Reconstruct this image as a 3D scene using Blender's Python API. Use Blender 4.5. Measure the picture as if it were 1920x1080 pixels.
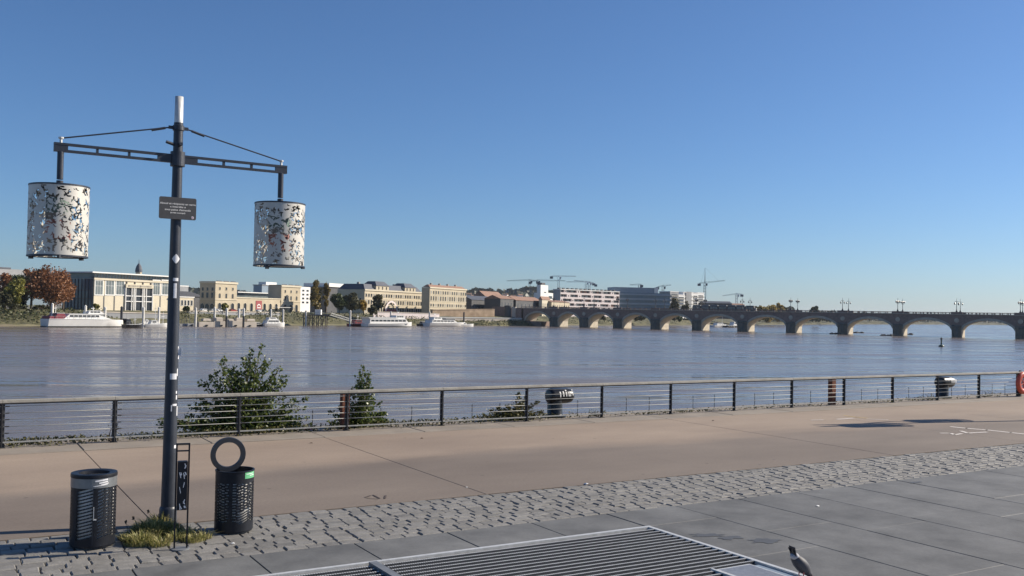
import bpy, math, random
from mathutils import Vector, Matrix
for _o in list(bpy.data.objects): bpy.data.objects.remove(_o, do_unlink=True)
random.seed(7)
scn = bpy.context.scene
COL = scn.collection
R = math.radians
# ---------------------------------------------------------------- camera
F = 1780.0; H = 2.7; ROLL = 0.018; YH = 587.0
_th = math.atan((YH - 540) / F)
FWD = Vector((0, math.cos(_th), math.sin(_th))); UP0 = Vector((0, -math.sin(_th), math.cos(_th)))
RGT = Vector((1, 0, 0)) * math.cos(ROLL) + UP0 * math.sin(ROLL)
UPV = Vector((-1, 0, 0)) * math.sin(ROLL) + UP0 * math.cos(ROLL)
cam = bpy.data.objects.new('camera', bpy.data.cameras.new('camera')); COL.objects.link(cam)
cam.data.sensor_width = 36; cam.data.lens = 36 * F / 1920
cam.data.clip_start = 0.1; cam.data.clip_end = 30000
_m = Matrix((RGT, UPV, -FWD)).transposed().to_4x4(); _m.translation = (0, 0, H)
cam.matrix_world = _m
scn.camera = cam
# ---------------------------------------------------------------- sky, sun, exposure
SUN_EL = 30.0; SUN_AZ = 17.0          # azimuth measured from +X towards +Y
w = bpy.data.worlds.new('World'); scn.world = w; w.use_nodes = True
nt = w.node_tree
sky = nt.nodes.new('ShaderNodeTexSky'); sky.sky_type = 'NISHITA'; sky.sun_disc = False
sky.sun_elevation = R(SUN_EL); sky.sun_rotation = R(90 - SUN_AZ)
sky.altitude = 0; sky.air_density = 0.9; sky.dust_density = 0.45; sky.ozone_density = 8.5
nt.links.new(sky.outputs[0], nt.nodes['Background'].inputs[0])
nt.nodes['Background'].inputs[1].default_value = 0.080
sun = bpy.data.objects.new('sun', bpy.data.lights.new('sun', 'SUN')); COL.objects.link(sun)
sun.data.energy = 5.0; sun.data.angle = R(0.53); sun.data.color = (1.0, 0.90, 0.76)
sd = Vector((math.cos(R(SUN_EL)) * math.cos(R(SUN_AZ)), math.cos(R(SUN_EL)) * math.sin(R(SUN_AZ)), math.sin(R(SUN_EL))))
sun.rotation_euler = sd.to_track_quat('Z', 'Y').to_euler()
scn.view_settings.view_transform = 'Standard'; scn.view_settings.look = 'None'
scn.view_settings.exposure = 0.5; scn.view_settings.gamma = 1.0; scn.view_settings.use_curve_mapping = False

# ---------------------------------------------------------------- pixel (of the 1920 photograph) -> world
def ray(px, py): return FWD + RGT * ((px - 960) / F) + UPV * ((540 - py) / F)
def at(px, py, z=0.0):
    d = ray(px, py); t = (z - H) / d.z
    return Vector((0, 0, H)) + d * t
def atd(px, py, y):
    d = ray(px, py)
    return Vector((0, 0, H)) + d * (y / d.y)
QA = R(31.0)
QU = Vector((math.cos(QA), math.sin(QA), 0)); QW = Vector((-math.sin(QA), math.cos(QA), 0))
def Q(a, b, z=0.0): return QU * a + QW * b + Vector((0, 0, z))
def qa_at(px, b, z=0.0):            # quay coordinate a where the column px meets the vertical plane at b
    d = ray(px, 780); return (d.dot(QU) / d.dot(QW)) * b

# ---------------------------------------------------------------- mesh builder
class MB:
    def __init__(s): s.v = []; s.f = []; s.mi = []
    def add(s, vs, fs, mi=0, M=None):
        o = len(s.v)
        for p in vs:
            p = Vector(p); s.v.append(tuple(M @ p) if M else tuple(p))
        for f in fs: s.f.append(tuple(i + o for i in f)); s.mi.append(mi)
        return s
    def box(s, x0, x1, y0, y1, z0, z1, mi=0, M=None):
        return s.add([(x0,y0,z0),(x1,y0,z0),(x1,y1,z0),(x0,y1,z0),(x0,y0,z1),(x1,y0,z1),(x1,y1,z1),(x0,y1,z1)],
              [(3,2,1,0),(4,5,6,7),(0,1,5,4),(1,2,6,5),(2,3,7,6),(3,0,4,7)], mi, M)
    def bevbox(s, x0, x1, y0, y1, z0, z1, b=0.01, mi=0, M=None, jit=0.0):
        j = lambda: random.uniform(-jit, jit)
        vs = [(x0,y0,z0),(x1,y0,z0),(x1,y1,z0),(x0,y1,z0)]
        c = [(x0,y0),(x1,y0),(x1,y1),(x0,y1)]; q = [(x+j(), y+j()) for x, y in c]
        vs += [(x, y, z1-b) for x, y in q]
        sx = [(1,1),(-1,1),(-1,-1),(1,-1)]
        vs += [(x+b*u, y+b*v, z1+j()*.4) for (x, y), (u, v) in zip(q, sx)]
        fs = [(8,9,10,11)]
        for i in range(4):
            k = (i+1) % 4; fs += [(i,k,4+k,4+i),(4+i,4+k,8+k,8+i)]
        return s.add(vs, fs, mi, M)
    def tube(s, p0, p1, r0, r1=None, n=8, mi=0, cap=True):
        r1 = r0 if r1 is None else r1
        p0 = Vector(p0); p1 = Vector(p1); d = (p1-p0)
        if d.length < 1e-6: return s
        d.normalize(); a = d.orthogonal().normalized(); b = d.cross(a)
        vs = []
        for p, r in ((p0, r0), (p1, r1)):
            for i in range(n):
                t = 2*math.pi*i/n; vs.append(p + a*(r*math.cos(t)) + b*(r*math.sin(t)))
        fs = [(i, (i+1) % n, n+(i+1) % n, n+i) for i in range(n)]
        if cap: fs += [tuple(range(n))[::-1], tuple(range(n, 2*n))]
        return s.add(vs, fs, mi)
    def path(s, pts, rs, n=7, mi=0):
        for i in range(len(pts)-1):
            s.tube(pts[i], pts[i+1], rs[i] if isinstance(rs, (list, tuple)) else rs, rs[i+1] if isinstance(rs, (list, tuple)) else rs, n, mi)
        return s
    def lathe(s, prof, n=24, mi=0, M=None, c=(0, 0)):
        vs = []; fs = []; k = len(prof)
        for i in range(n):
            t = 2*math.pi*i/n
            for r, z in prof: vs.append((c[0]+r*math.cos(t), c[1]+r*math.sin(t), z))
        for i in range(n):
            j = (i+1) % n
            for q in range(k-1): fs.append((i*k+q, j*k+q, j*k+q+1, i*k+q+1))
        return s.add(vs, fs, mi, M)
    def prism(s, poly, y0, y1, mi=0, M=None):      # polygon in local x,z extruded along y
        n = len(poly)
        vs = [(x, y0, z) for x, z in poly] + [(x, y1, z) for x, z in poly]
        fs = [tuple(range(n)), tuple(range(n, 2*n))[::-1]] + [((i+1) % n, i, n+i, n+(i+1) % n) for i in range(n)]
        return s.add(vs, fs, mi, M)
    def slab(s, poly, z0, z1, mi=0, M=None):       # polygon in x,y extruded along z
        n = len(poly)
        vs = [(x, y, z0) for x, y in poly] + [(x, y, z1) for x, y in poly]
        fs = [tuple(range(n))[::-1], tuple(range(n, 2*n))] + [(i, (i+1) % n, n+(i+1) % n, n+i) for i in range(n)]
        return s.add(vs, fs, mi, M)
    def loft(s, rings, mi=0, closed=True, capends=True):
        n = len(rings[0]); vs = [p for r in rings for p in r]; fs = []
        for i in range(len(rings)-1):
            for j in range(n if closed else n-1):
                k = (j+1) % n; fs.append((i*n+j, i*n+k, (i+1)*n+k, (i+1)*n+j))
        if capends and closed:
            fs.append(tuple(range(n))[::-1]); fs.append(tuple(range((len(rings)-1)*n, len(rings)*n)))
        return s.add(vs, fs, mi)
    def mesh(s, name, mats, smooth=False):
        me = bpy.data.meshes.new(name); me.from_pydata(s.v, [], s.f)
        if not isinstance(mats, (list, tuple)): mats = [mats]
        for m in mats: me.materials.append(m)
        if any(s.mi): me.polygons.foreach_set('material_index', s.mi)
        if smooth: me.polygons.foreach_set('use_smooth', [True]*len(s.f))
        me.update(); return me
    def build(s, name, mats, parent=None, smooth=False, kind=None, label=None):
        o = bpy.data.objects.new(name, s.mesh(name, mats, smooth)); COL.objects.link(o)
        if parent: o.parent = parent
        if kind: o['kind'] = kind
        if label: o['label'] = label
        return o
def inst(name, me, parent=None, loc=(0,0,0), rz=0.0, scale=None):
    o = bpy.data.objects.new(name, me); COL.objects.link(o)
    o.location = loc; o.rotation_euler = (0, 0, rz)
    if scale: o.scale = scale
    if parent: o.parent = parent
    return o
def thing(name, label, cat, loc=(0,0,0), rz=0.0, group=None):
    o = bpy.data.objects.new(name, None); COL.objects.link(o); o.empty_display_size = 0.2
    o.location = loc; o.rotation_euler = (0, 0, rz)
    return tag(o, label, cat, group)
def tag(o, label, cat, group=None):
    o['label'] = label; o['category'] = cat
    if group: o['group'] = group
    return o
def copy_tree(o, parent=None):
    c = o.copy(); COL.objects.link(c)
    c.parent = parent
    for ch in list(o.children): copy_tree(ch, c)
    return c
def smooth_angle(o, deg=35):
    me = o.data
    me.polygons.foreach_set('use_smooth', [True]*len(me.polygons))
    me.set_sharp_from_angle(angle=R(deg))
    return o

# ---------------------------------------------------------------- procedural materials
def mat(name, col, rough=0.75, var=0.15, scale=3.0, col2=None, metal=0.0, bump=0.0, bscale=None, detail=5, island=0.0, spec=0.5, stretch=None, rot=0.0, streak=0.0, rand=0.0, bdist=0.05):
    m = bpy.data.materials.new(name); m.use_nodes = True; nt = m.node_tree; N = nt.nodes; L = nt.links
    b = N['Principled BSDF']; b.inputs['Roughness'].default_value = rough; b.inputs['Metallic'].default_value = metal
    b.inputs['Specular IOR Level'].default_value = spec
    g = N.new('ShaderNodeNewGeometry'); vec = g.outputs['Position']
    mp = N.new('ShaderNodeMapping'); mp.vector_type = 'TEXTURE' if False else 'POINT'
    mp.inputs['Rotation'].default_value = (0, 0, -rot)
    L.new(vec, mp.inputs['Vector']); vec = mp.outputs[0]
    if stretch:
        m2 = N.new('ShaderNodeMapping'); m2.inputs['Scale'].default_value = stretch; L.new(vec, m2.inputs['Vector']); vec = m2.outputs[0]
    no = N.new('ShaderNodeTexNoise'); no.inputs['Scale'].default_value = scale; no.inputs['Detail'].default_value = detail; no.inputs['Roughness'].default_value = 0.62
    L.new(vec, no.inputs['Vector'])
    rp = N.new('ShaderNodeValToRGB'); rp.color_ramp.elements[0].position = 0.3; rp.color_ramp.elements[1].position = 0.72
    c = Vector(col)
    lo = [max(0, x*(1-var)) for x in c]; hi = [min(1, x*(1+var)) for x in (Vector(col2) if col2 else c)]
    rp.color_ramp.elements[0].color = (*lo, 1); rp.color_ramp.elements[1].color = (*hi, 1)
    L.new(no.outputs['Fac'], rp.inputs['Fac']); out = rp.outputs['Color']
    if island or rand:
        mx = N.new('ShaderNodeMix'); mx.data_type = 'RGBA'; mx.blend_type = 'MULTIPLY'; mx.inputs[0].default_value = 1.0
        if island: src = g.outputs['Random Per Island']; k = island
        else: src = N.new('ShaderNodeObjectInfo').outputs['Random']; k = rand
        mr = N.new('ShaderNodeMapRange'); mr.inputs['To Min'].default_value = 1-k; mr.inputs['To Max'].default_value = 1+k
        L.new(src, mr.inputs['Value']); cb = N.new('ShaderNodeCombineColor')
        for i in range(3): L.new(mr.outputs[0], cb.inputs[i])
        L.new(out, mx.inputs[6]); L.new(cb.outputs[0], mx.inputs[7]); out = mx.outputs[2]
    L.new(out, b.inputs['Base Color'])
    if bump:
        n2 = N.new('ShaderNodeTexNoise'); n2.inputs['Scale'].default_value = bscale or scale*6; n2.inputs['Detail'].default_value = 4
        L.new(vec, n2.inputs['Vector'])
        bp = N.new('ShaderNodeBump'); bp.inputs['Strength'].default_value = bump; bp.inputs['Distance'].default_value = bdist
        L.new(n2.outputs['Fac'], bp.inputs['Height']); L.new(bp.outputs[0], b.inputs['Normal'])
    return m
def leafmat(name, c1, c2, island=0.35, trans=0.25, rough=0.55):
    m = bpy.data.materials.new(name); m.use_nodes = True; nt = m.node_tree; N = nt.nodes; L = nt.links
    b = N['Principled BSDF']; b.inputs['Roughness'].default_value = rough
    g = N.new('ShaderNodeNewGeometry'); rp = N.new('ShaderNodeValToRGB')
    rp.color_ramp.elements[0].color = (*c1, 1); rp.color_ramp.elements[1].color = (*c2, 1)
    L.new(g.outputs['Random Per Island'], rp.inputs['Fac'])
    L.new(rp.outputs[0], b.inputs['Base Color'])
    if trans:
        t = N.new('ShaderNodeBsdfTranslucent'); L.new(rp.outputs[0], t.inputs[0])
        mx = N.new('ShaderNodeMixShader'); mx.inputs[0].default_value = trans
        L.new(b.outputs[0], mx.inputs[1]); L.new(t.outputs[0], mx.inputs[2]); L.new(mx.outputs[0], N['Material Output'].inputs[0])
    return m
M = {}
M['promenade'] = mat('promenade_concrete', (.268,.205,.155), .85, .14, .35, col2=(.295,.230,.172), bump=.25, bscale=60, detail=8, stretch=(.55,1.2,1), rot=QA, bdist=.01)
M['coping'] = mat('coping_stone', (.25,.215,.175), .85, .18, 1.2, bump=.3, bscale=30, rot=QA, bdist=.01)
M['slab'] = mat('bluestone_slab', (.112,.112,.107), .7, .24, 1.3, col2=(.142,.142,.136), bump=.3, bscale=45, detail=10, rand=.09, rot=QA, bdist=.006)
M['sett'] = mat('granite_sett', (.195,.187,.172), .75, .22, 9, bump=.6, bscale=55, rand=.16, bdist=.01)
M['joint'] = mat('joint_earth', (.10,.09,.077), .95, .35, 8, col2=(.15,.135,.11))
M['pit'] = mat('drain_pit', (.03,.03,.032), .9, .3, 4)
M['galv'] = mat('galvanised_steel', (.60,.60,.58), .45, .14, 14, metal=.25, bump=.1, bscale=80)
M['galvd'] = mat('dull_galvanised', (.20,.21,.22), .55, .2, 10, metal=.3)
M['anth'] = mat('anthracite_paint', (.028,.034,.048), .42, .25, 6, bump=.06, bscale=60)
M['bindk'] = mat('bin_paint', (.011,.013,.019), .42, .3, 9, spec=.35)
M['liner'] = mat('bin_liner', (.78,.78,.76), .6, .12, 7)
M['brass'] = mat('post_steel', (.045,.045,.047), .5, .25, 8)
M['rail'] = mat('weathered_rail', (.33,.31,.265), .6, .22, 3.0, stretch=(1,1,1), bump=.15, bscale=20)
M['wire'] = mat('rail_wire', (.36,.36,.34), .6, .15, 8, metal=.2)
M['corten'] = mat('rusted_steel', (.17,.062,.035), .9, .35, 12, bump=.4)
M['bollard'] = mat('bollard_paint', (.010,.011,.013), .28, .3, 6, bump=.1, bscale=25)
M['white'] = mat('white_paint', (.74,.74,.72), .55, .10, 12)
M['sticker'] = mat('sticker_paper', (.72,.72,.74), .5, .12, 40)
M['sign'] = mat('sign_panel', (.075,.072,.072), .45, .12, 20)
M['signw'] = mat('sign_lettering', (.72,.70,.66), .5, .05, 20)
M['silver'] = mat('silver_band', (.25,.265,.28), .35, .12, 20, metal=.6)
M['green'] = mat('green_sticker', (.12,.42,.20), .5, .08, 20)
M['red'] = mat('lifebuoy_plastic', (.56,.085,.045), .45, .12, 8)
M['litter'] = mat('litter_pink', (.62,.28,.27), .7, .2, 20)
M['roadpaint'] = mat('worn_road_paint', (.62,.57,.52), .8, .16, 8)
M['yellowpaint'] = mat('worn_yellow_paint', (.55,.40,.16), .8, .2, 8)
# far bank
M['lime'] = mat('limestone', (.50,.435,.32), .85, .10, .25)
M['lime2'] = mat('warm_limestone', (.46,.395,.285), .85, .12, .2)
M['cream'] = mat('cream_limestone', (.56,.50,.38), .85, .08, .2)
M['pinkw'] = mat('pale_pink_render', (.66,.58,.56), .8, .06, .15)
M['whiteb'] = mat('white_render', (.72,.71,.68), .8, .06, .15)
M['slate'] = mat('slate_roof', (.075,.082,.10), .6, .2, .8)
M['tile'] = mat('clay_tile_roof', (.26,.155,.11), .85, .25, .7)
M['glassd'] = mat('dark_window_glass', (.03,.036,.045), .12, .2, .3)
M['glassb'] = mat('blue_curtain_glass', (.085,.135,.18), .10, .25, .12)
M['glassl'] = mat('pale_window_glass', (.13,.155,.16), .12, .3, .3)
M['shutter'] = mat('grey_shutter', (.30,.29,.26), .7, .2, .5)
M['dark'] = mat('dark_wall', (.085,.085,.088), .8, .25, .3)
M['grey'] = mat('grey_render', (.27,.275,.28), .8, .15, .2)
M['bluegrey'] = mat('bluegrey_cladding', (.22,.275,.33), .45, .12, .2)
M['redp'] = mat('red_panel', (.30,.055,.055), .6, .2, .6)
M['brick'] = mat('bridge_brick', (.23,.165,.14), .9, .28, .9, bump=.3, bscale=3, detail=7)
M['stone'] = mat('bridge_stone', (.44,.39,.31), .85, .22, .7, bump=.3, bscale=3)
M['stoned'] = mat('wet_pier_stone', (.13,.125,.105), .85, .3, .6, bump=.3, bscale=2)
M['iron'] = mat('cast_iron', (.03,.033,.04), .5, .2, 2)
M['lantern'] = mat('lantern_glass', (.10,.11,.12), .3, .2, 3)
M['quaywall'] = mat('quay_wall_stone', (.36,.255,.165), .9, .2, .25, col2=(.42,.31,.21), bump=.3, bscale=2)
M['palewall'] = mat('pale_quay_wall', (.50,.44,.37), .85, .14, .3)
M['boatw'] = mat('boat_white', (.74,.73,.70), .4, .06, .6)
M['boatd'] = mat('boat_dark_hull', (.03,.03,.035), .5, .2, .5)
M['boatr'] = mat('boat_dark_red', (.20,.03,.045), .5, .2, .5)
M['wood'] = mat('weathered_timber', (.13,.11,.09), .9, .3, 2)
M['pile'] = mat('white_pile', (.62,.60,.55), .6, .2, .8)
M['craneg'] = mat('crane_grey', (.42,.43,.45), .6, .15, .1)
M['craned'] = mat('crane_dark', (.13,.14,.16), .6, .15, .1)
M['bark'] = mat('bark', (.10,.078,.058), .9, .3, 3)
M['mud'] = mat('mud_bank', (.20,.165,.115), .95, .25, .15, col2=(.16,.16,.075), bump=.5, bscale=1.2, bdist=.3)
M['turf'] = mat('bank_turf', (.065,.068,.034), .95, .35, .12, col2=(.12,.11,.055), bump=.6, bscale=.8, bdist=.4)
M['rock'] = mat('wet_rock', (.05,.045,.04), .8, .3, 2, bump=.5)
M['skin'] = mat('navigation_green', (.015,.06,.05), .5, .2, 2)

# promenade: dirt-darkened lower half with a ragged edge
def grime(m, b0, b1, k):
    nt = m.node_tree; N = nt.nodes; L = nt.links; b = N['Principled BSDF']; src = b.inputs['Base Color'].links[0].from_socket
    g = N.new('ShaderNodeNewGeometry'); mp = N.new('ShaderNodeMapping'); mp.inputs['Rotation'].default_value = (0,0,-QA); L.new(g.outputs['Position'], mp.inputs['Vector'])
    sc = N.new('ShaderNodeMapping'); sc.inputs['Scale'].default_value = (.16,.5,1); L.new(mp.outputs[0], sc.inputs['Vector'])
    no = N.new('ShaderNodeTexNoise'); no.inputs['Scale'].default_value = 1.0; no.inputs['Detail'].default_value = 6; L.new(sc.outputs[0], no.inputs['Vector'])
    sx = N.new('ShaderNodeSeparateXYZ'); L.new(mp.outputs[0], sx.inputs[0])
    ad = N.new('ShaderNodeMath'); ad.operation = 'MULTIPLY_ADD'; ad.inputs[1].default_value = 3.4; L.new(no.outputs['Fac'], ad.inputs[0]); L.new(sx.outputs[1], ad.inputs[2])
    mr = N.new('ShaderNodeMapRange'); mr.interpolation_type = 'SMOOTHSTEP'; mr.inputs['From Min'].default_value = b0+1.7; mr.inputs['From Max'].default_value = b1+1.7; mr.inputs['To Min'].default_value = 1; mr.inputs['To Max'].default_value = 0
    L.new(ad.outputs[0], mr.inputs[0])
    mx = N.new('ShaderNodeMix'); mx.data_type = 'RGBA'; mx.blend_type = 'MULTIPLY'; L.new(mr.outputs[0], mx.inputs[0]); L.new(src, mx.inputs[6]); mx.inputs[7].default_value = (*k,1)
    L.new(mx.outputs[2], b.inputs['Base Color'])
grime(M['promenade'], 15.0, 16.5, (.62,.65,.70))

def speckle(m, scale, lo, k, dens):
    """sparse dark gum spots and pale grains on a paving material"""
    nt = m.node_tree; N = nt.nodes; L = nt.links; b = N['Principled BSDF']; src = b.inputs['Base Color'].links[0].from_socket
    g = N.new('ShaderNodeNewGeometry'); vo = N.new('ShaderNodeTexVoronoi'); vo.inputs['Scale'].default_value = scale; L.new(g.outputs['Position'], vo.inputs['Vector'])
    lt = N.new('ShaderNodeMath'); lt.operation = 'LESS_THAN'; lt.inputs[1].default_value = lo; L.new(vo.outputs['Distance'], lt.inputs[0])
    sp = N.new('ShaderNodeSeparateColor'); L.new(vo.outputs['Color'], sp.inputs[0])
    l2 = N.new('ShaderNodeMath'); l2.operation = 'LESS_THAN'; l2.inputs[1].default_value = dens; L.new(sp.outputs[0], l2.inputs[0])
    ml = N.new('ShaderNodeMath'); ml.operation = 'MULTIPLY'; L.new(lt.outputs[0], ml.inputs[0]); L.new(l2.outputs[0], ml.inputs[1])
    mx = N.new('ShaderNodeMix'); mx.data_type = 'RGBA'; mx.blend_type = 'MULTIPLY'; L.new(ml.outputs[0], mx.inputs[0]); L.new(src, mx.inputs[6]); mx.inputs[7].default_value = (k,k,k,1)
    n3 = N.new('ShaderNodeTexNoise'); n3.inputs['Scale'].default_value = 22; n3.inputs['Detail'].default_value = 6; n3.inputs['Roughness'].default_value = .75; L.new(g.outputs['Position'], n3.inputs['Vector'])
    mr = N.new('ShaderNodeMapRange'); mr.inputs['From Min'].default_value = .3; mr.inputs['From Max'].default_value = .7; mr.inputs['To Min'].default_value = .86; mr.inputs['To Max'].default_value = 1.14; L.new(n3.outputs['Fac'], mr.inputs[0])
    m2 = N.new('ShaderNodeMix'); m2.data_type = 'RGBA'; m2.blend_type = 'MULTIPLY'; m2.inputs[0].default_value = 1; L.new(mx.outputs[2], m2.inputs[6])
    cb = N.new('ShaderNodeCombineColor'); [L.new(mr.outputs[0], cb.inputs[i]) for i in range(3)]; L.new(cb.outputs[0], m2.inputs[7]); L.new(m2.outputs[2], b.inputs['Base Color'])
speckle(M['promenade'], 2.2, .075, .66, .22); speckle(M['slab'], 2.6, .06, .62, .25)
# ================================================================ SETTING: river and quay
WZ = -5.1            # river level (quay is z = 0)
def water_mat():
    m = bpy.data.materials.new('muddy_river'); m.use_nodes = True; nt = m.node_tree; N = nt.nodes; L = nt.links
    b = N['Principled BSDF']; b.inputs['IOR'].default_value = 1.33; b.inputs['Specular IOR Level'].default_value = .5
    g = N.new('ShaderNodeNewGeometry')
    def noise(sx, sy, detail, rot=0.0, sc=1.0):
        mp = N.new('ShaderNodeMapping'); mp.inputs['Rotation'].default_value = (0, 0, rot)
        L.new(g.outputs['Position'], mp.inputs['Vector'])
        m2 = N.new('ShaderNodeMapping'); m2.inputs['Scale'].default_value = (sx, sy, 1); L.new(mp.outputs[0], m2.inputs['Vector'])
        n = N.new('ShaderNodeTexNoise'); n.inputs['Scale'].default_value = sc; n.inputs['Detail'].default_value = detail; n.inputs['Roughness'].default_value = .6
        L.new(m2.outputs[0], n.inputs['Vector']); return n.outputs['Fac']
    def mth(op, a, k):
        x = N.new('ShaderNodeMath'); x.operation = op
        for i, v in enumerate((a, k)):
            if isinstance(v, (int, float)): x.inputs[i].default_value = v
            else: L.new(v, x.inputs[i])
        return x.outputs[0]
    big = noise(.006, .035, 5, R(-8)); patch = noise(.02, .11, 4, R(-14))
    rp = N.new('ShaderNodeValToRGB'); e = rp.color_ramp.elements
    e[0].position = .35; e[0].color = (.128, .107, .094, 1); e[1].position = .7; e[1].color = (.205, .168, .138, 1)
    L.new(big, rp.inputs[0]); L.new(rp.outputs[0], b.inputs['Base Color'])
    mr = N.new('ShaderNodeMapRange'); mr.inputs['From Min'].default_value = .35; mr.inputs['From Max'].default_value = .68
    mr.inputs['To Min'].default_value = .06; mr.inputs['To Max'].default_value = .34
    L.new(patch, mr.inputs[0]); L.new(mr.outputs[0], b.inputs['Roughness'])
    w1 = mth('MULTIPLY', noise(.9, 1.7, 4, R(-20)), .16)
    w2 = mth('MULTIPLY', noise(.16, .36, 3, R(-35)), .55)
    w3 = mth('MULTIPLY', noise(.03, .085, 2, R(-10)), 1.0)
    amp = N.new('ShaderNodeMapRange'); amp.inputs['From Min'].default_value = .3; amp.inputs['From Max'].default_value = .7
    amp.inputs['To Min'].default_value = .25; amp.inputs['To Max'].default_value = 1.3; L.new(patch, amp.inputs[0])
    h = mth('MULTIPLY', mth('ADD', mth('ADD', w1, w2), w3), amp.outputs[0])
    bp = N.new('ShaderNodeBump'); bp.inputs['Strength'].default_value = .55; bp.inputs['Distance'].default_value = .8
    L.new(h, bp.inputs['Height']); L.new(bp.outputs[0], b.inputs['Normal'])
    return m
M['water'] = water_mat()
EDGE = 21.5          # quay edge in quay coordinate b
mb = MB()
_c = [Q(-3000, EDGE-.3, WZ), Q(9000, EDGE-.3, WZ), Q(9000, 12000, WZ), Q(-3000, 12000, WZ)]
mb.add(_c, [(0,1,2,3)])
river = mb.build('river', M['water'], kind='structure')

# ground of the near quay: joint bed under all paving, with a pit under the grating
GA0, GA1, GB0, GB1 = -1.6, 7.80, 4.6, 9.50      # grating opening in quay coordinates
mb = MB(); zb = -.055
def qrect(mb, a0, a1, b0, b1, z, mi=0): mb.add([Q(a0,b0,z),Q(a1,b0,z),Q(a1,b1,z),Q(a0,b1,z)], [(0,1,2,3)], mi)
qrect(mb, -400, GA0, -400, EDGE, zb); qrect(mb, GA1, 900, -400, EDGE, zb)
qrect(mb, GA0, GA1, -400, GB0, zb); qrect(mb, GA0, GA1, GB1, EDGE, zb)
ground = mb.build('quay_ground', M['joint'], kind='structure')
mb = MB()
p = [Q(GA0,GB0,zb),Q(GA1,GB0,zb),Q(GA1,GB1,zb),Q(GA0,GB1,zb)]; q = [Vector((v.x,v.y,-.75)) for v in p]
mb.add(p+q, [(4,5,6,7)] + [(i,(i+1)%4,4+(i+1)%4,4+i) for i in range(4)])
mb.build('drain_pit', M['pit'], ground)
mb = MB(); mb.add([Q(-400,EDGE,-.06),Q(900,EDGE,-.06),Q(900,EDGE,-9),Q(-400,EDGE,-9)], [(0,1,2,3)])
qw = mb.build('quay_wall', M['stoned'], kind='structure')

# promenade: cast panels with joints across
prom = bpy.data.objects.new('promenade', None); COL.objects.link(prom); prom['kind'] = 'structure'
prom.rotation_euler = (0,0,QA)
JA = 2.35; JS = 4.68
B0, B1 = 12.36, 19.25
pm = {}
for k in range(-14, 40):
    g_ = .007 if k == 0 else .0025
    a0 = JA + JS*k + g_; a1 = JA + JS*(k+1) - .0025
    mb = MB().bevbox(a0, a1, B0, B1, -.05, random.uniform(-.002,.002), .004); mb.build('panel', M['promenade'], prom)
# kerb line under the railing (slightly raised edging stones)
kerb = bpy.data.objects.new('quay_edging', None); COL.objects.link(kerb); kerb['kind'] = 'structure'
kerb.rotation_euler = (0,0,QA)
for k in range(-10, 45):
    a0 = JA + 2.34*k + .004; mb = MB().bevbox(a0, a0+2.332, 19.275, 20.32, -.05, .012+random.uniform(-.002,.004), .012); mb.build('edging_stone', M['coping'], kerb)
for k in range(-8, 30):
    a0 = JA + 3.4*k + .004; mb = MB().bevbox(a0, a0+3.39, 20.34, EDGE+.04, -.30, -.03+random.uniform(-.004,.004), .03); mb.build('coping_stone', M['coping'], kerb)

# strip of granite setts
setts = bpy.data.objects.new('sett_strip', None); COL.objects.link(setts); setts['kind'] = 'structure'
setts.rotation_euler = (0,0,QA)
SB0, SB1 = 10.44, 12.33; rows = 11; rw = (SB1-SB0)/rows
var = []
for i in range(10):
    L_ = .17 + .011*i
    mb = MB().bevbox(-L_/2, L_/2, -rw/2+.006, rw/2-.006, -.06, .0, .012, jit=.004); var.append((L_, mb.mesh('sett', M['sett'])))
lst = []
for r in range(rows):
    a = -2.5 + random.uniform(0,.2)
    while a < 30:
        L_, me = random.choice(var)
        if not (2.0 < a < 2.95 and r > 10 and False): lst.append((a+L_/2, SB0+rw*(r+.5), L_, me))
        a += L_ + random.uniform(.006,.016)
vis = []; rest = []
for s in lst:
    p = Q(s[0], s[1]); px = 960 + F*p.x/p.y
    (vis if 0 < px < 1920 else rest).append((p.length, s))
vis.sort(key=lambda t: t[0]); rest = [s for _, s in vis[300:]] + [s for _, s in rest]
for _, (a, b, L_, me) in vis[:300]:
    o = inst('sett', me, setts, (a, b, random.uniform(-.007,.006)), random.uniform(-.03,.03))
    o.rotation_euler.x = random.uniform(-.03,.03); o.rotation_euler.y = random.uniform(-.025,.025)
mb = MB()
for (a, b, L_, me) in rest:
    z = random.uniform(-.007,.006)
    mb.bevbox(a-L_/2, a+L_/2, b-rw/2+.007, b+rw/2-.007, -.06, z, .014, jit=.006)
M['sett2'] = mat('granite_sett_far', (.195,.187,.172), .75, .22, 9, bump=.6, bscale=55, island=.16, bdist=.01)
mb.build('far_setts', M['sett2'], setts, kind='stuff')

# bluestone plaza slabs, open joints across, tight joints along
plaza = bpy.data.objects.new('plaza', None); COL.objects.link(plaza); plaza['kind'] = 'structure'
plaza.rotation_euler = (0,0,QA)
SS = 1.2125; S0 = 1.755
for k in range(-3, 22):
    a0 = S0+SS*k+.0075; a1 = a0+SS-.015
    b = SB0-.012; n = 0
    ln = [2.05, 2.6, 1.75, 2.3][k % 4]
    while b > 1.2:
        b0 = b-ln; segs = [(a0, a1, b0, b)]
        if a0 < GA1+.06 and b0 < GB1+.06:             # keep the slabs clear of the grating frame
            if a1 <= GA1+.07 or a0 > GA1-.5:
                pass
            segs = []
            if b > GB1+.07: segs.append((a0, a1, GB1+.065, b))
            if a1 > GA1+.07: segs.append((max(a0, GA1+.065), a1, b0, min(b, GB1+.061)))
        for (x0,x1,y0,y1) in segs:
            if x1-x0 > .03 and y1-y0 > .03:
                MB().bevbox(x0,x1,y0,y1,-.05,random.uniform(-.0025,.0025),.004).build('slab', M['slab'], plaza)
        b = b0-.004; ln = 2.4; n += 1
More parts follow.
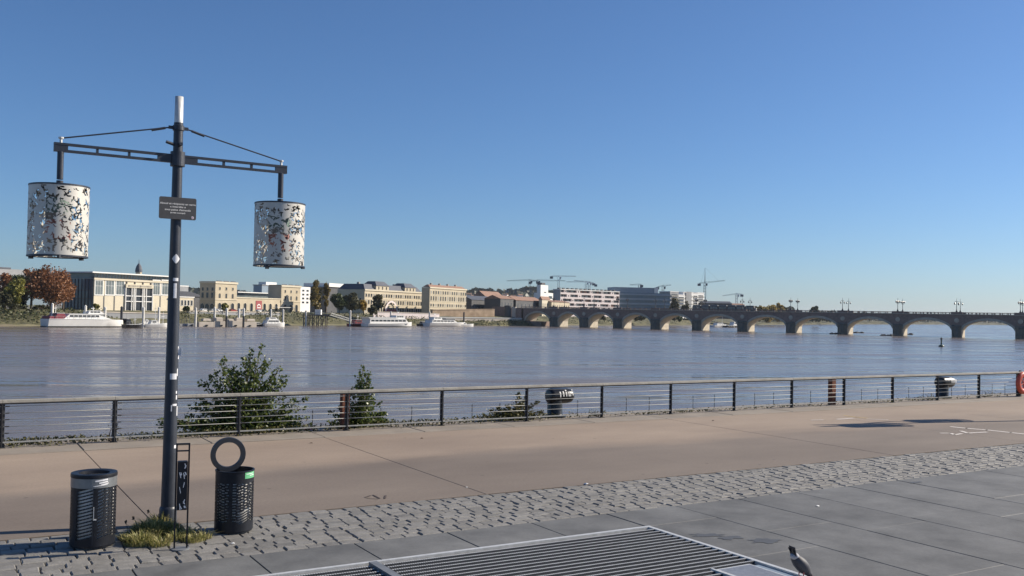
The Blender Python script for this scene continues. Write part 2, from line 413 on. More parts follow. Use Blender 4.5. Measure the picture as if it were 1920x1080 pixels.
# remaining plaza behind and beside the camera
mb = MB(); qq = [(-60,1.15,-40,10.40)]
mb.box(-60, S0-SS*3-.01, -40, 10.42, -.05, -.004); mb.box(S0-SS*3, 60, -40, -4.0, -.05, -.004); mb.box(S0+SS*22+.01, 90, -40, 10.42, -.05, -.004)
mb.build('far_paving', M['slab'], plaza)

# drain grating
gr = thing('floor_grating', 'galvanised steel floor grating with serrated bars set in the grey slabs', 'grating', (0,0,0), QA)
fw = .055
mb = MB()
mb.box(GA0-fw, GA1+fw, GB1, GB1+fw, -.05, .012); mb.box(GA1, GA1+fw, GB0-fw, GB1-.001, -.05, .010); mb.box(GA0-fw, GA1-.001, GB0-fw, GB0, -.05, .012)
mb.build('frame', M['galv'], gr)
mb = MB(); mb.box(4.02-.045, 4.02+.045, GB0+.01, GB1-.03, -.06, .03); mb.build('divider', M['galvd'], gr)
M['barside'] = mat('shaded_bar_side', (.055,.06,.068), .6, .3, 12)  # shade on the bar sides put into their colour, tops stay plain galv
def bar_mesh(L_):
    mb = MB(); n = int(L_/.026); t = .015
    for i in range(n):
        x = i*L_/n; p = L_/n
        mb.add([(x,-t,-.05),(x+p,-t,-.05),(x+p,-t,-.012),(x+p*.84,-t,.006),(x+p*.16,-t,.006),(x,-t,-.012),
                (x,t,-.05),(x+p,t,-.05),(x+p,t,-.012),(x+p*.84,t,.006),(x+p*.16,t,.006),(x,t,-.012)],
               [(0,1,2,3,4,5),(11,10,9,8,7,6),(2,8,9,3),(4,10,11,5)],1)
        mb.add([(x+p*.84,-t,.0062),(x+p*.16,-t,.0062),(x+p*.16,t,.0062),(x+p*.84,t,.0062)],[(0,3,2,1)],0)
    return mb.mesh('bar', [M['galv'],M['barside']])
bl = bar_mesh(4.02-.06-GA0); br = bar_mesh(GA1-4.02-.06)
nb = 43; sp = (GB1-GB0)/nb
HB = 7.62; PA = 7.15
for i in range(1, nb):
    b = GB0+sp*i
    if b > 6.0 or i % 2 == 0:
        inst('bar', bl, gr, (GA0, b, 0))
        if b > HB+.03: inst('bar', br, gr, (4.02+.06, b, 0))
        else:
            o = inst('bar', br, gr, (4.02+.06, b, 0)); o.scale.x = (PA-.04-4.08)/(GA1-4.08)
mb = MB()
for a in [GA0+.25+.35*i for i in range(27)]:
    if abs(a-4.02) > .1 and a < GA1-.05: mb.box(a-.004,a+.004, (HB+.05 if a > PA-.06 else GB0+.01), GB1-.01, -.052,-.018)
mb.build('cross_rods', M['galvd'], gr)
# ribbed access plate in the grating's corner
mb = MB(); mb.box(PA, GA1-.14, GB0+.02, HB-.02, -.03, .006)
for i in range(40):
    a = PA+.04+i*.024
    if a < GA1-.16: mb.add([(a,GB0+.05,.0065),(a+.010,GB0+.05,.0065),(a+.010,HB-.05,.0065),(a,HB-.05,.0065),(a+.005,GB0+.05,.0095),(a+.005,HB-.05,.0095)],[(0,4,5,3),(4,1,2,5)])
mb.box(PA-.04,PA-.005,GB0+.02,HB,-.05,.016)
mb.build('access_plate', M['galv'], gr)
mb = MB(); mb.box(GA1-.13, GA1-.02, GB0+.02, HB-.05, -.05, -.01); mb.build('gutter', M['bluegrey'], gr)

# painted marks on the promenade
def mark(pts, name, m, lab, cat, z=.006):
    mb = MB(); v = [at(x,y,z) for x,y in pts]; n = len(v)
    c = sum(v, Vector())/n
    mb.add([p-c for p in v], [tuple(range(n))])
    o = mb.build(name, m); o.location = c; return o
def stroke(mb, pts, w, z=.006):
    P = [at(x,y,z) for x,y in pts]
    for p0, p1 in zip(P, P[1:]):
        d = (p1-p0); d.z = 0; d.normalize(); n = Vector((-d.y, d.x, 0))*w/2; e = d*.02
        mb.add([p0-n-e,p1-n+e,p1+n+e,p0+n-e], [(0,1,2,3)])
mb = MB()
stroke(mb, [(1783,800),(1812,803),(1850,806),(1895,811),(1990,821)], .13)
tag(mb.build('painted_line', M['roadpaint']), 'worn white painted line running off the right edge of the promenade', 'road marking')
mb = MB(); stroke(mb, [(1764,812),(1782,812),(1790,815),(1803,813)], .09, .0062); stroke(mb, [(1802,808),(1815,812),(1832,811),(1850,810)], .10, .0066)
tag(mb.build('painted_symbol', M['roadpaint']), 'worn white squiggle symbol painted beside the white line', 'road marking')
mb = MB(); stroke(mb, [(1584,779),(1605,782),(1626,784)], .07); tag(mb.build('yellow_mark', M['yellowpaint']), 'faint yellow painted dash on the promenade near the railing', 'road marking')
mb = MB(); stroke(mb, [(1570,786),(1600,784)], .10); stroke(mb, [(1626,785.5),(1664,787)], .07,.0064); stroke(mb, [(1522,787.5),(1543,787)], .07,.0068)
mb.build('white_marks', M['roadpaint'], kind='stuff')['label'] = 'short faint white painted marks crossed by lamp shadows'
# stains
M['stain'] = mat('dark_stain', (.088,.088,.086), .55, .2, 5)
def blot(cx, cy, rx, ry, seed, name, lab, m=None, n=18, z=.0045):
    rnd = random.Random(seed); pts = []
    for i in range(n):
        t = 2*math.pi*i/n; k = rnd.uniform(.45,1.1); pts.append((cx+rx*k*math.cos(t), cy+ry*k*math.sin(t)))
    o = mark(pts, name, m or M['stain'], '', ''); o.location.z = z
    tag(o, lab, 'stain')
blot(1325,1003,38,4,1,'spill_stain','thin dark spill stain on slabs right of the grating corner')
blot(1368,1008,26,4,2,'spill_stain','middle dark spill stain of the three between grating and pigeon')
blot(1435,1014,34,6,3,'spill_stain','widest dark spill stain on slabs above the pigeon')
blot(1717,904,14,2,4,'spill_stain','small dark stain on slab close under the sett strip')
mb = MB(); stroke(mb, [(686,932),(694,929)], .03); stroke(mb, [(700,928),(712,934)], .025); stroke(mb, [(690,934),(708,935)], .02); stroke(mb, [(722,934),(723,929)], .03)
M['scuff'] = mat('dark_scuff', (.08,.06,.05), .8, .2, 9)
tag(mb.build('scuff_mark', M['scuff']), 'dark scribbled scuff mark on the tan promenade', 'stain')
# ================================================================ STREET FURNITURE
def perforated(r, z0, z1, nt_, nz, hole, t=.0, th0=0.0):
    """thin cylinder sheet whose cells inside hole(theta, z) are cut out; inner and outer skin"""
    mb = MB(); vs = []; fs = []
    for rr in ((r,) if t == 0 else (r, r-t)):
        o = len(vs)
        for j in range(nz+1):
            z = z0+(z1-z0)*j/nz
            for i in range(nt_):
                a = 2*math.pi*i/nt_; vs.append((rr*math.cos(a), rr*math.sin(a), z))
        for j in range(nz):
            zc = z0+(z1-z0)*(j+.5)/nz
            for i in range(nt_):
                a = 2*math.pi*(i+.5)/nt_
                if not hole(a, zc):
                    k = (i+1) % nt_; f = (o+j*nt_+i, o+j*nt_+k, o+(j+1)*nt_+k, o+(j+1)*nt_+i)
                    fs.append(f if rr == r else f[::-1])
    return mb.add(vs, fs)
def cylpatch(mb, r, a0, a1, z0, z1, n=8, mi=0, slope=0.0):
    vs = []; fs = []
    for i in range(n+1):
        a = a0+(a1-a0)*i/n; dz = slope*(i/n-.5)
        vs += [(r*math.cos(a), r*math.sin(a), z0+dz), (r*math.cos(a), r*math.sin(a), z1+dz)]
    for i in range(n): fs.append((2*i, 2*i+2, 2*i+3, 2*i+1))
    mb.add(vs, fs, mi)
def text_mesh(body, size, name, m, align='CENTER', extrude=.0008):
    cu = bpy.data.curves.new(name, 'FONT'); cu.body = body; cu.size = size; cu.align_x = align; cu.extrude = extrude; cu.offset = .0007; cu.resolution_u = 2
    o = bpy.data.objects.new(name, cu); COL.objects.link(o)
    dg = bpy.context.evaluated_depsgraph_get(); dg.update()
    me = bpy.data.meshes.new_from_object(o.evaluated_get(dg)); bpy.data.objects.remove(o)
    me.materials.clear(); me.materials.append(m); return me

# ---------------------------------------------------------------- twin lamp post
M['shade'] = mat('shade_metal', (.56,.535,.48), .45, .08, 6, metal=.15)
def glow_core():
    m = mat('shade_core', (.17,.18,.18), .5, .08, 5, col2=(.26,.26,.25)); return m
M['core'] = glow_core()
M['corered'] = mat('core_red_tint', (.30,.10,.085), .5, .25, 18, col2=(.38,.22,.19))  # mottled reddish tint for a band around the lamp core
M['coregrn'] = mat('core_green_tint', (.08,.17,.15), .5, .25, 18, col2=(.20,.26,.24))  # mottled greenish tint for the upper core band
LP = Q(2.48, 12.29); LROT = R(33.0); AL = 1.33
def leaf_holes(seed, n=560):
    rnd = random.Random(seed); hs = []
    for i in range(n):
        a = rnd.uniform(0, 2*math.pi); z = rnd.uniform(.03,.79); s = rnd.uniform(.45,1.0)
        for k in range(rnd.choice((1,2,2,3))):
            hs.append((a+rnd.uniform(-.07,.07), z+rnd.uniform(-.025,.025), .036*s*rnd.uniform(.7,1.3), .011*s*rnd.uniform(.7,1.3), rnd.uniform(0,math.pi)))
    bins = {}
    for h in hs:
        for da in (-1,0,1):
            for dz in (-1,0,1):
                bins.setdefault((int((h[0] % (2*math.pi))/.2)+da, int(h[1]/.07)+dz), []).append(h)
    def hole(a, z):
        for (ha,hz,l,w,r_) in bins.get((int(a/.2), int(z/.07)), ()):
            da = (a-ha+math.pi) % (2*math.pi)-math.pi
            x = da*.325; y = z-hz; u = x*math.cos(r_)+y*math.sin(r_); v = -x*math.sin(r_)+y*math.cos(r_)
            v += u*u*9
            if (u/l)**2+(v/w)**2 < 1: return True
        return False
    return hole
def make_lamp(name, label, seed):
    root = thing(name, label, 'lamp post', LP, LROT, 'twin lamp posts on the quay')
    mb = MB(); mb.lathe([(0,0),(.125,0),(.125,.015),(.105,.03),(.105,.20),(.098,.23),(.088,.24),(.083,.6),(.058,4.75),(.056,5.0),(0,5.0)], 28)
    smooth_angle(mb.build('pole', M['anth'], root))
    mb = MB(); mb.lathe([(.052,5.0),(.050,5.33),(.0,5.335)], 20); mb.build('pole_cap', M['galv'], root, True)
    mb = MB(); mb.lathe([(.058,4.9),(.070,4.905),(.070,4.965),(.058,4.97)], 20)
    for s in (-1,1): mb.box(min(s*.06,s*.12),max(s*.06,s*.12),-.008,.008,4.915,4.955)
    mb.build('stay_collar', M['anth'], root)
    mb = MB(); mb.box(-.02,.02,-.16,-.05,4.70,4.735); mb.tube((-.05,-.02,4.72),(-.15,-.03,4.745),.02); mb.build('bracket', M['anth'], root)
    mb = MB(); mb.lathe([(.060,4.45),(.088,4.455),(.088,4.635),(.060,4.64)], 24); mb.build('arm_collar', M['anth'], root)
    for s in (-1,1):
        mb = MB(); e = AL+.075
        def bx(x0,x1,y0,y1,z0,z1): mb.box(min(s*x0,s*x1),max(s*x0,s*x1),y0,y1,z0,z1)
        bx(.06,e,-.03,.03,4.573,4.600); bx(.06,e,-.03,.03,4.495,4.522); bx(e-.15,e,-.026,.026,4.5221,4.5729); bx(.07,.24,-.026,.026,4.5221,4.5729)
        for t in (.56,.92): bx(t*1.0,t+.025,-.022,.022,4.5221,4.5729)
        arm = mb.build('arm', M['anth'], root)
        mb = MB(); mb.tube((s*.115,0,4.93),(s*AL,0,4.655),.009); mb.tube((s*.16,0,4.918),(s*.32,0,4.873),.016)
        mb.build('stay_cable', M['anth'], root)
        mb = MB(); mb.tube((s*AL,0,4.60),(s*AL,0,4.66),.016); mb.lathe([(0,4.645),(.03,4.65),(.03,4.668),(0,4.675)],12,c=(s*AL,0)); mb.build('stay_anchor', M['galv'], root)
        mb = MB(); mb.tube((s*AL,0,4.17),(s*AL,0,4.495),.036,n=16); mb.tube((s*AL,0,4.03),(s*AL,0,4.155),.038,n=16); mb.build('drop_tube', M['anth'], root)
        z0 = 3.265; hole = leaf_holes(seed+s)
        sh = perforated(.325, 0, .82, 220, 130, hole, .004).build('lamp_shade', M['shade'], root)
        sh.location = (s*AL,0,z0); sh.rotation_euler = (0,0,random.uniform(0,6))
        for zz in (0,.82):
            mb = MB(); mb.lathe([(.322,zz-.009),(.330,zz-.009),(.330,zz+.009),(.322,zz+.009),(.322,zz-.009)],48); mb.build('shade_rim', M['anth'], sh)
        mb = MB()
        for k in range(3):
            t = k*2.094; mb.tube((0,0,.79),(.32*math.cos(t),.32*math.sin(t),.81),.008)
            mb.tube((0,0,.02),(.32*math.cos(t),.32*math.sin(t),.0),.008); mb.tube((0,0,.02),(0,0,.79),.012)
            mb.box(.312*math.cos(t)-.02,.312*math.cos(t)+.02,.312*math.sin(t)-.02,.312*math.sin(t)+.02,-.03,.004)
        mb.build('shade_bracket', M['anth'], sh)
        mb = MB(); mb.lathe([(0,.812),(.321,.812),(.321,.816),(0,.816)],48); mb.build('shade_lid', M['anth'], sh)
        mb = MB(); mb.lathe([(0,.05),(.13,.05),(.14,.08),(.14,.74),(.08,.78),(0,.78)],32); smooth_angle(mb.build('lamp_core', M['core'], sh))
        mb = MB(); cylpatch(mb,.143,0,2*math.pi,.20,.42,40); mb.build('core_band', M['corered'], sh)
        mb = MB(); cylpatch(mb,.143,0,2*math.pi,.50,.68,40); mb.build('core_band', M['coregrn'], sh)
    return root
lamp = make_lamp('twin_lamp_post', 'dark twin-arm lamp post with two perforated drum shades and a notice sign', 11)
lamp2 = copy_tree(lamp); p2 = Q(28.0, 14.5); lamp2.location = p2
lamp2['label'] = 'twin-arm lamp post outside the right edge, seen only by its shadow on the promenade'

# notice sign on the pole
def pole_z(py, d=11.72): return atd(333, py, d).z
sg = thing('notice_sign', 'dark grey rounded notice sign with white lettering fixed to the lamp pole', 'sign', LP - QW*.088 + Vector((0,0,pole_z(390.5))), QA)
wS, hS, rc = .222, .136, .02
poly = []
for cx, cz, a0 in ((wS-rc,hS-rc,0),(-wS+rc,hS-rc,90),(-wS+rc,-hS+rc,180),(wS-rc,-hS+rc,270)):
    for k in range(5): t = R(a0+k*22.5); poly.append((cx+rc*math.cos(t), cz+rc*math.sin(t)))
MB().prism(poly, -.004, .004).build('panel', M['sign'], sg)
MB().box(-.03,.03,.0045,.03,-.09,.09).build('clamp', M['anth'], sg)
for txt, s, z in (('Alcool et récipients en verre',.0325,.045),('« interdits »',.031,.008),("sous peine d'amende",.0325,-.030),('(arrêté municipal)',.024,-.064)):
    o = inst('lettering', text_mesh(txt, s, 'lettering', M['signw'], extrude=.0004), sg, (0,-.0052,z)); o.rotation_euler = (R(90),0,0)
    wd = max(v.co.x for v in o.data.vertices)*2; mxw = {0:.425}.get(0)
    o.scale.x = min(1.25, (.425 if s == .0325 and z > .04 else {.008:.19,-.030:.31,-.064:.18}.get(z,.3))/wd)
mb = MB(); mb.lathe([(0,0),(.017,0),(.017,.0015),(0,.0015)],20)
o = mb.build('emblem', M['sticker'], sg); o.location = (.178,-.0045,-.105); o.rotation_euler = (R(90),0,0)
M['pinkmark'] = mat('emblem_pink', (.55,.18,.25), .5, .1, 30)
mb = MB(); mb.lathe([(.006,0),(.010,0),(.010,.0012),(.006,.0012)],16); e2 = mb.build('emblem_ring', M['pinkmark'], sg); e2.location = (.178,-.0065,-.105); e2.rotation_euler = (R(90),0,0)

# stickers and scraps on the pole (facing the viewer)
FA = math.atan2(-LP.y, -LP.x) - LROT          # direction to the viewer in the pole's own frame
def pr(z): return .083+(.058-.083)*(z-.6)/4.15 + .0022
def stick(px, py0, py1, wpx, name='sticker', m=None, diamond=False, lift=0.0):
    z0, z1 = pole_z(py1), pole_z(py0); zc = (z0+z1)/2; r = pr(zc)+lift
    axis = 337 - (py0-183)*(25/802.)          # pole centre column
    off = (px-axis)/F*11.75; ang = FA + math.asin(max(-.97,min(.97,off/r))); hw = wpx/F*11.75/2/r
    mb = MB()
    if diamond:
        n = 10
        for i in range(n):
            u0 = -1+2*i/n; u1 = -1+2*(i+1)/n
            def pt(u, sg_): a = ang+u*hw; hh = (1-abs(u)**1.3)*(z1-z0)/2; return (r*math.cos(a), r*math.sin(a), zc+sg_*hh)
            mb.add([pt(u0,-1),pt(u1,-1),pt(u1,1),pt(u0,1)], [(0,1,2,3)])
    else: cylpatch(mb, r, ang-hw, ang+hw, z0, z1, 6)
    return mb.build(name, m or M['sticker'], lamp)
stick(330,476,494,15,diamond=True); stick(329,521,527,10); stick(328,531,559,6)
stick(324,701,712,13); stick(331,692,706,2.5); stick(334,663,674,5); stick(333,650,662,2.5)
stick(329,734,739,3); stick(329,742,750,3); stick(326,758,762,9); stick(330,763,781,3); stick(320,760,772,2); stick(326,836,842,5)
mb = MB(); a = FA+1.25; mb.box(.07,.115,-.001,.001,pole_z(667),pole_z(653)); o = mb.build('peeling_sticker', M['sticker'], lamp); o.rotation_euler = (0,0,a)

# ---------------------------------------------------------------- litter bins
def slots_fn(slots, r):
    def hole(a, z):
        for (ha,hz,hl,hh,sl) in slots:
            if abs(z-hz) > .05: continue
            da = ((a-ha+math.pi) % (2*math.pi)-math.pi)*r
            if abs(da) < hl and abs(z-hz-sl*da) < hh: return True
        return False
    return hole
def bin_body(root, r, h, slots, zp0, zp1, view):
    body = perforated(r, zp0, zp1, 200, 120, slots_fn(slots, r), .006).build('body', M['bindk'], root)
    body.rotation_euler = (0,0,view)
    mb = MB(); mb.lathe([(0,.012),(r*.96,.012),(r*.96,.03),(r+.001,.03),(r+.001,zp0+.001),(r-.008,zp0+.001)],40); smooth_angle(mb.build('base', M['bindk'], root))
    mb = MB(); mb.lathe([(0,.035),(r-.03,.035),(r-.028,zp1-.01)],32); mb.build('liner', M['liner'], root, True)
bp1 = Q(1.54,11.65); v1 = math.atan2(-bp1.y,-bp1.x)
r1 = .238; sl = []
for k in range(15):
    z = .135+k*.0365; sl.append((-.42, z, .09, .0115, .26))
    for da in (-1.25,-1.42): sl.append((da, z, .016, .007, 0))
    sl.append((.33, z, .030, .008, .35)); sl.append((.62, z+.01, .024, .008, .3))
    for da in (.86,1.05,1.22,1.38): sl.append((da, z+(.012 if da in (.86,1.22) else 0), .015, .0075, 0))
for k in range(15):
    z = .135+k*.0365
    for i in range(14): sl.append((1.75+i*.21, z+(.018 if i % 2 else 0), .018, .007, 0))
b1 = thing('litter_bin', 'dark slotted round litter bin with silver band, left of the lamp post', 'litter bin', bp1, 0, 'litter bins by the lamp post')
bin_body(b1, r1, .82, sl, .09, .675, v1)
mb = MB(); mb.lathe([(r1-.004,.675),(r1+.004,.675),(r1+.004,.78),(r1-.004,.78)],48); smooth_angle(mb.build('band', M['silver'], b1))
mb = MB(); mb.lathe([(r1-.012,.78),(r1+.006,.78),(r1+.008,.80),(r1+.004,.822),(r1-.03,.826),(r1-.075,.815),(r1-.078,.78),(r1-.04,.775)],48); smooth_angle(mb.build('rim', M['bindk'], b1))
mb = MB()
for i, (a0,a1,z0,z1) in enumerate(((.05,.62,.752,.768),(.22,.62,.728,.744),(-.02,.60,.70,.708),(.30,.66,.712,.722))): cylpatch(mb, r1+.0065, v1+a0, v1+a1, z0, z1, slope=.012)
mb.build('band_print', M['sticker'], b1)
mb = MB(); mb.box(-.004,.004,-.006,.006,.33,.47); mb.box(-.004,.03,-.006,.006,.325,.338)
o = mb.build('latch', M['galv'], b1); o.location = ((r1+.006)*math.cos(v1+.02),(r1+.006)*math.sin(v1+.02),0); o.rotation_euler = (0,0,v1+math.pi/2)
mb = MB(); cylpatch(mb, r1+.004, v1-.02, v1+.0, .05,.67,1); mb.build('door_edge', M['anth'], b1)
# waste in the mouth
mb = MB(); mb.lathe([(0,.75),(.10,.748),(.158,.735)],20); mb.build('bag', M['sticker'], b1, True)

bp2 = Q(3.12,11.65); v2 = math.atan2(-bp2.y,-bp2.x); r2 = .226; sl = []
for k in range(14):
    z = .15+k*.0335
    for i in range(30):
        a = i*.2094-3.14
        if -.28 < a < -.12: continue
        if k < 4 and .25 < a < 1.0: continue
        sl.append((a+(.05 if k % 2 else 0)*(1 if i % 3 else 0), z+(.012 if i % 2 else 0), .019, .0075, 0))
for k in range(5): sl.append((.62, .15+k*.03, .085, .0085, .32))
b2 = thing('litter_bin', 'dark slotted round litter bin with big ring on top and green sticker', 'litter bin', bp2, 0, 'litter bins by the lamp post')
bin_body(b2, r2, .74, sl, .12, .64, v2)
mb = MB(); mb.lathe([(r2-.008,.64),(r2+.001,.64),(r2+.001,.725),(r2+.006,.73),(r2+.006,.745),(r2-.012,.745),(r2-.012,.64)],48); smooth_angle(mb.build('rim', M['bindk'], b2))
mb = MB(); mb.lathe([(0,.60),(r2-.014,.60)],32); mb.build('inner_lid', M['bindk'], b2)
mb = MB(); cylpatch(mb, r2+.0035, v2+.55, v2+1.32, .655,.735,10); gs = mb.build('green_label', M['green'], b2)
mb = MB(); cylpatch(mb, r2+.005, v2+.62, v2+1.15, .705,.712,8); cylpatch(mb, r2+.005, v2+.85, v2+1.25, .685,.692,8); mb.build('label_print', M['sticker'], gs)
# ring: flat band torus facing the viewer
mb = MB(); n = 48; rings = []
for i in range(n+1):
    t = 2*math.pi*i/n; ring = []
    for (dr, dy) in ((-.026,-.035),(.026,-.035),(.032,0),(.026,.035),(-.026,.035),(-.032,0)):
        rr = .178+dr; ring.append((rr*math.cos(t), dy, rr*math.sin(t)))
    rings.append(ring)
mb.loft(rings, capends=False); o = smooth_angle(mb.build('ring', M['iron'], b2), 40)
o.location = (-.09*math.sin(-v2)*1.0, 0, .915); o.location = Vector((math.cos(v2-math.pi/2), math.sin(v2-math.pi/2), 0))*.085 + Vector((0,0,.918)) - Vector((math.cos(v2),math.sin(v2),0))*.05
o.rotation_euler = (0,0,v2+math.pi/2+.18)

# ---------------------------------------------------------------- narrow dispenser stand
ds = thing('ashtray_stand', 'thin dark frame stand with a graffitied box in front of the lamp pole', 'stand', Q(2.37,11.03), math.atan2(3.68,10.66)-.0)
ds.rotation_euler = (0,0,R(20))
mb = MB()
for x in (-.066,.066): mb.box(x-.009,x+.009,-.012,.012,.012,1.16)
mb.box(-.075,.075,-.0125,.0125,1.16,1.178); mb.box(-.057,.057,-.010,.010,1.085,1.10)
mb.build('frame', M['bindk'], ds)
mb = MB(); mb.lathe([(0,0),(.10,0),(.10,.010),(.08,.012),(0,.012)],24); mb.build('foot_plate', M['galvd'], ds)
mb = MB(); mb.bevbox(-.054,.054,-.045,.045,.44,.98,.008); mb.build('box', M['bindk'], ds)
mb = MB(); rnd = random.Random(5)
for k in range(16):
    x = rnd.uniform(-.02,.048); z = rnd.choice((rnd.uniform(.80,.96),rnd.uniform(.47,.75))); a = rnd.uniform(-1,1); w_ = rnd.uniform(.003,.007); l_ = rnd.uniform(.012,.035)
    mb.add([(x-w_,-.0462,z-l_),(x+w_,-.0462,z-l_),(x+w_+a*.02,-.0462,z+l_),(x-w_+a*.02,-.0462,z+l_)],[(0,1,2,3)])
mb.build('graffiti', M['sticker'], ds, kind='stuff')

# ---------------------------------------------------------------- railing along the quay
FB = 20.12
fence = thing('quay_railing', 'long quay railing with pale flat handrail, dark posts and thin horizontal wires', 'railing', (0,0,0), QA)
posts_a = [qa_at(px, FB) for px in (4,215,448,650,828,987,1128,1257,1376,1484,1582,1673,1757,1835)]
st = posts_a[-1]-posts_a[-2]
posts_a = [posts_a[0]-2.4*k for k in (3,2,1)] + posts_a + [posts_a[-1]+2.33*k for k in range(1,10)]
mb = MB(); mb.box(-.045,.045,-.006,.006,0,.845); mb.box(-.007,.007,-.055,-.0061,0,.845); mb.box(-.007,.007,.0061,.055,0,.845); mb.box(-.06,.06,-.06,.06,.0005,.014); mb.box(-.05,.05,-.05,.05,.81,.8125)
pme = mb.mesh('post', M['brass'])
FH = .90
for a in posts_a: inst('post', pme, fence, (a, FB, .012))
wh = [.775,.65,.53,.40,.275,.105]
mb = MB(); mb.tube((0,0,0),(1,0,0),.0075,n=6); wme = mb.mesh('wire', M['wire'], True)
mb = MB(); mb.box(0,1,-.016,.016,-.012,.012); bme = mb.mesh('bottom_rail', M['wire'])
mb = MB(); mb.tube((0,0,0),(.07,0,0),.013,n=6); cme = mb.mesh('wire_tensioner', M['brass'])
rail_prof = [(-.062,-.022),(.062,-.022),(.068,-.012),(.062,.034),(.03,.042),(-.03,.042),(-.062,.034),(-.068,-.012)]
for a0, a1 in zip(posts_a, posts_a[1:]):
    L_ = a1-a0
    for k, z in enumerate(wh):
        o = inst('bottom_rail' if k == 5 else 'wire', bme if k == 5 else wme, fence, (a0+.02, FB-.03, z+.012), 0, (L_-.04,1,1))
        if k < 5 and a0 < 9: inst('wire_tensioner', cme, fence, (a0+.05, FB-.03, z+.012))
    mb = MB(); mb.loft([[(a0+.003,FB+y,FH-.030+z) for y,z in rail_prof],[(a1-.003,FB+y,FH-.030+z) for y,z in rail_prof]])
    hr = mb.build('handrail', M['rail'], fence)
    mb = MB(); mb.box(a0+.003,a1-.003,FB-.05,FB+.03,FH-.075,FH-.0525); mb.build('rail_web', M['brass'], hr)
# low safety rods at the quay edge
lr = thing('edge_rail', 'low thin rods with a single wire along the outer quay edge', 'rail', (0,0,0), QA)
rods = [qa_at(px, 20.95) for px in (376,408,540,586,714,772,885,937,1036,1083,1174,1217,1299,1339,1414.6,1450,1519.6,1553.5,1615,1645.5,1703.6,1731,1784,1809.5,1860,1884)]
mb = MB(); mb.tube((0,0,0),(0,0,.43),.009,n=6); mb.box(-.03,.03,-.03,.03,0,.01); rme = mb.mesh('rod', M['brass'])
for a in rods: inst('rod', rme, lr, (a,20.95,-.03))
mb = MB(); mb.tube((rods[0],20.95,.37),(rods[-1]+1,20.95,.37),.0035,n=5); mb.build('wire', M['brass'], lr)
# notice panel on the left end post
ip = thing('information_board', 'dark notice board with white print fixed behind the leftmost railing post', 'sign', Q(posts_a[3]-.05, FB+.0), QA)
MB().box(-.50,-.012,-.075,-.062,.10,.83).build('panel', M['sign'], ip)
mb = MB()
for z in (.68,.62,.58,.40,.36): mb.box(-.20,-.05,-.078,-.0755,z,z+.018)
mb.build('print', M['sticker'], ip)
# rusted posts behind the railing
for px, lab in ((646,'rusty square steel post behind the railing beside the small shrub'),(1559.5,'rusty square steel post behind the railing in the right half')):
    a = qa_at(px, 20.5); rp_ = thing('steel_post', lab, 'post', Q(a,20.5,-.03), QA, 'rusty steel posts')
    mb = MB(); mb.bevbox(-.085,.085,-.085,.085,0,.87,.012); mb.build('shaft', M['corten'], rp_)
    mb = MB(); mb.box(-.13,.13,-.13,.13,.0,.02); mb.build('base_plate', M['corten'], rp_)
# ---------------------------------------------------------------- mooring bollards
def bollard(px, lab, marks):
    a = qa_at(px, 21.0); rt = thing('mooring_bollard', lab, 'bollard', Q(a,21.0,-.03), QA, 'mooring bollards')
    mb = MB(); mb.lathe([(.30,0),(.30,.03),(.235,.05),(.205,.10),(.20,.45)],28); smooth_angle(mb.build('stem', M['bollard'], rt))
    # head: horizontal drum along +x with rounded nose
    prof = [(-.215,.0),(-.215,.16),(-.19,.20),(-.12,.215),(.36,.205),(.47,.185),(.545,.12),(.565,.0)]
    mb = MB(); rings = []
    for x, r_ in prof: rings.append([(x, max(r_,.001)*1.0*math.cos(2*math.pi*i/24), .555+max(r_,.001)*.98*math.sin(2*math.pi*i/24)) for i in range(24)])
    mb.loft(rings); smooth_angle(mb.build('head', M['bollard'], rt), 50)
    mb = MB()
    for (x0,x1,t0,t1) in marks:         # white graffiti strokes hugging the drum on the viewer's side
        r_ = .219; n = 5; vs = []; fs = []
        for i in range(n+1):
            t = R(t0+(t1-t0)*i/n); vs += [(x0,-r_*math.cos(t),.555+r_*math.sin(t)),(x1,-r_*math.cos(t),.555+r_*math.sin(t))]
        for i in range(n): fs.append((2*i,2*i+1,2*i+3,2*i+2))
        mb.add(vs, fs)
    mb.build('graffiti', M['white'], rt, kind='stuff')
bollard(1040,'black mooring bollard with white graffiti marks, nearest the small shrubs',
        [(.02,.055,-5,35),(.12,.155,0,38),(.21,.245,0,30),(.21,.25,38,50),(.29,.32,0,32),(.32,.37,0,7),(.32,.37,27,34),(.345,.37,6,28),(.42,.45,5,34),(.42,.45,42,52)])
bollard(1767,'black mooring bollard with white striped nose near the red lifebuoy',
        [(.20+.065*k,.235+.065*k,-5,60-8*k) for k in range(5)])
# ---------------------------------------------------------------- lifebuoy
la = qa_at(1917, FB-.12); lb = thing('lifebuoy', 'orange red lifebuoy hanging on the railing at the right edge', 'lifebuoy', Q(la, FB-.14, .0), QA)
mb = MB(); n = 40; rings = []
for i in range(n+1):
    t = 2*math.pi*i/n
    rings.append([((.30+.105*math.cos(2*math.pi*k/12))*math.cos(t), .08*math.sin(2*math.pi*k/12), .50+(.30+.105*math.cos(2*math.pi*k/12))*math.sin(t)) for k in range(12)])
mb.loft(rings, capends=False); mb.build('ring', M['red'], lb, True)
mb = MB(); mb.lathe([(0,0),(.20,0),(.20,.02),(0,.02)],28); o = mb.build('backing_plate', M['white'], lb); o.location = (0,.03,.5); o.rotation_euler = (R(90),0,0)
mb = MB()
for k in range(6):
    t = k*math.pi/3+.3; mb.tube((0,-.035,.5),(.21*math.cos(t),-.035,.5+.21*math.sin(t)),.016)
mb.build('spokes', M['red'], lb)
mb = MB(); mb.box(-.05,.05,.085,.13,.0,.95); mb.build('bracket', M['brass'], lb)
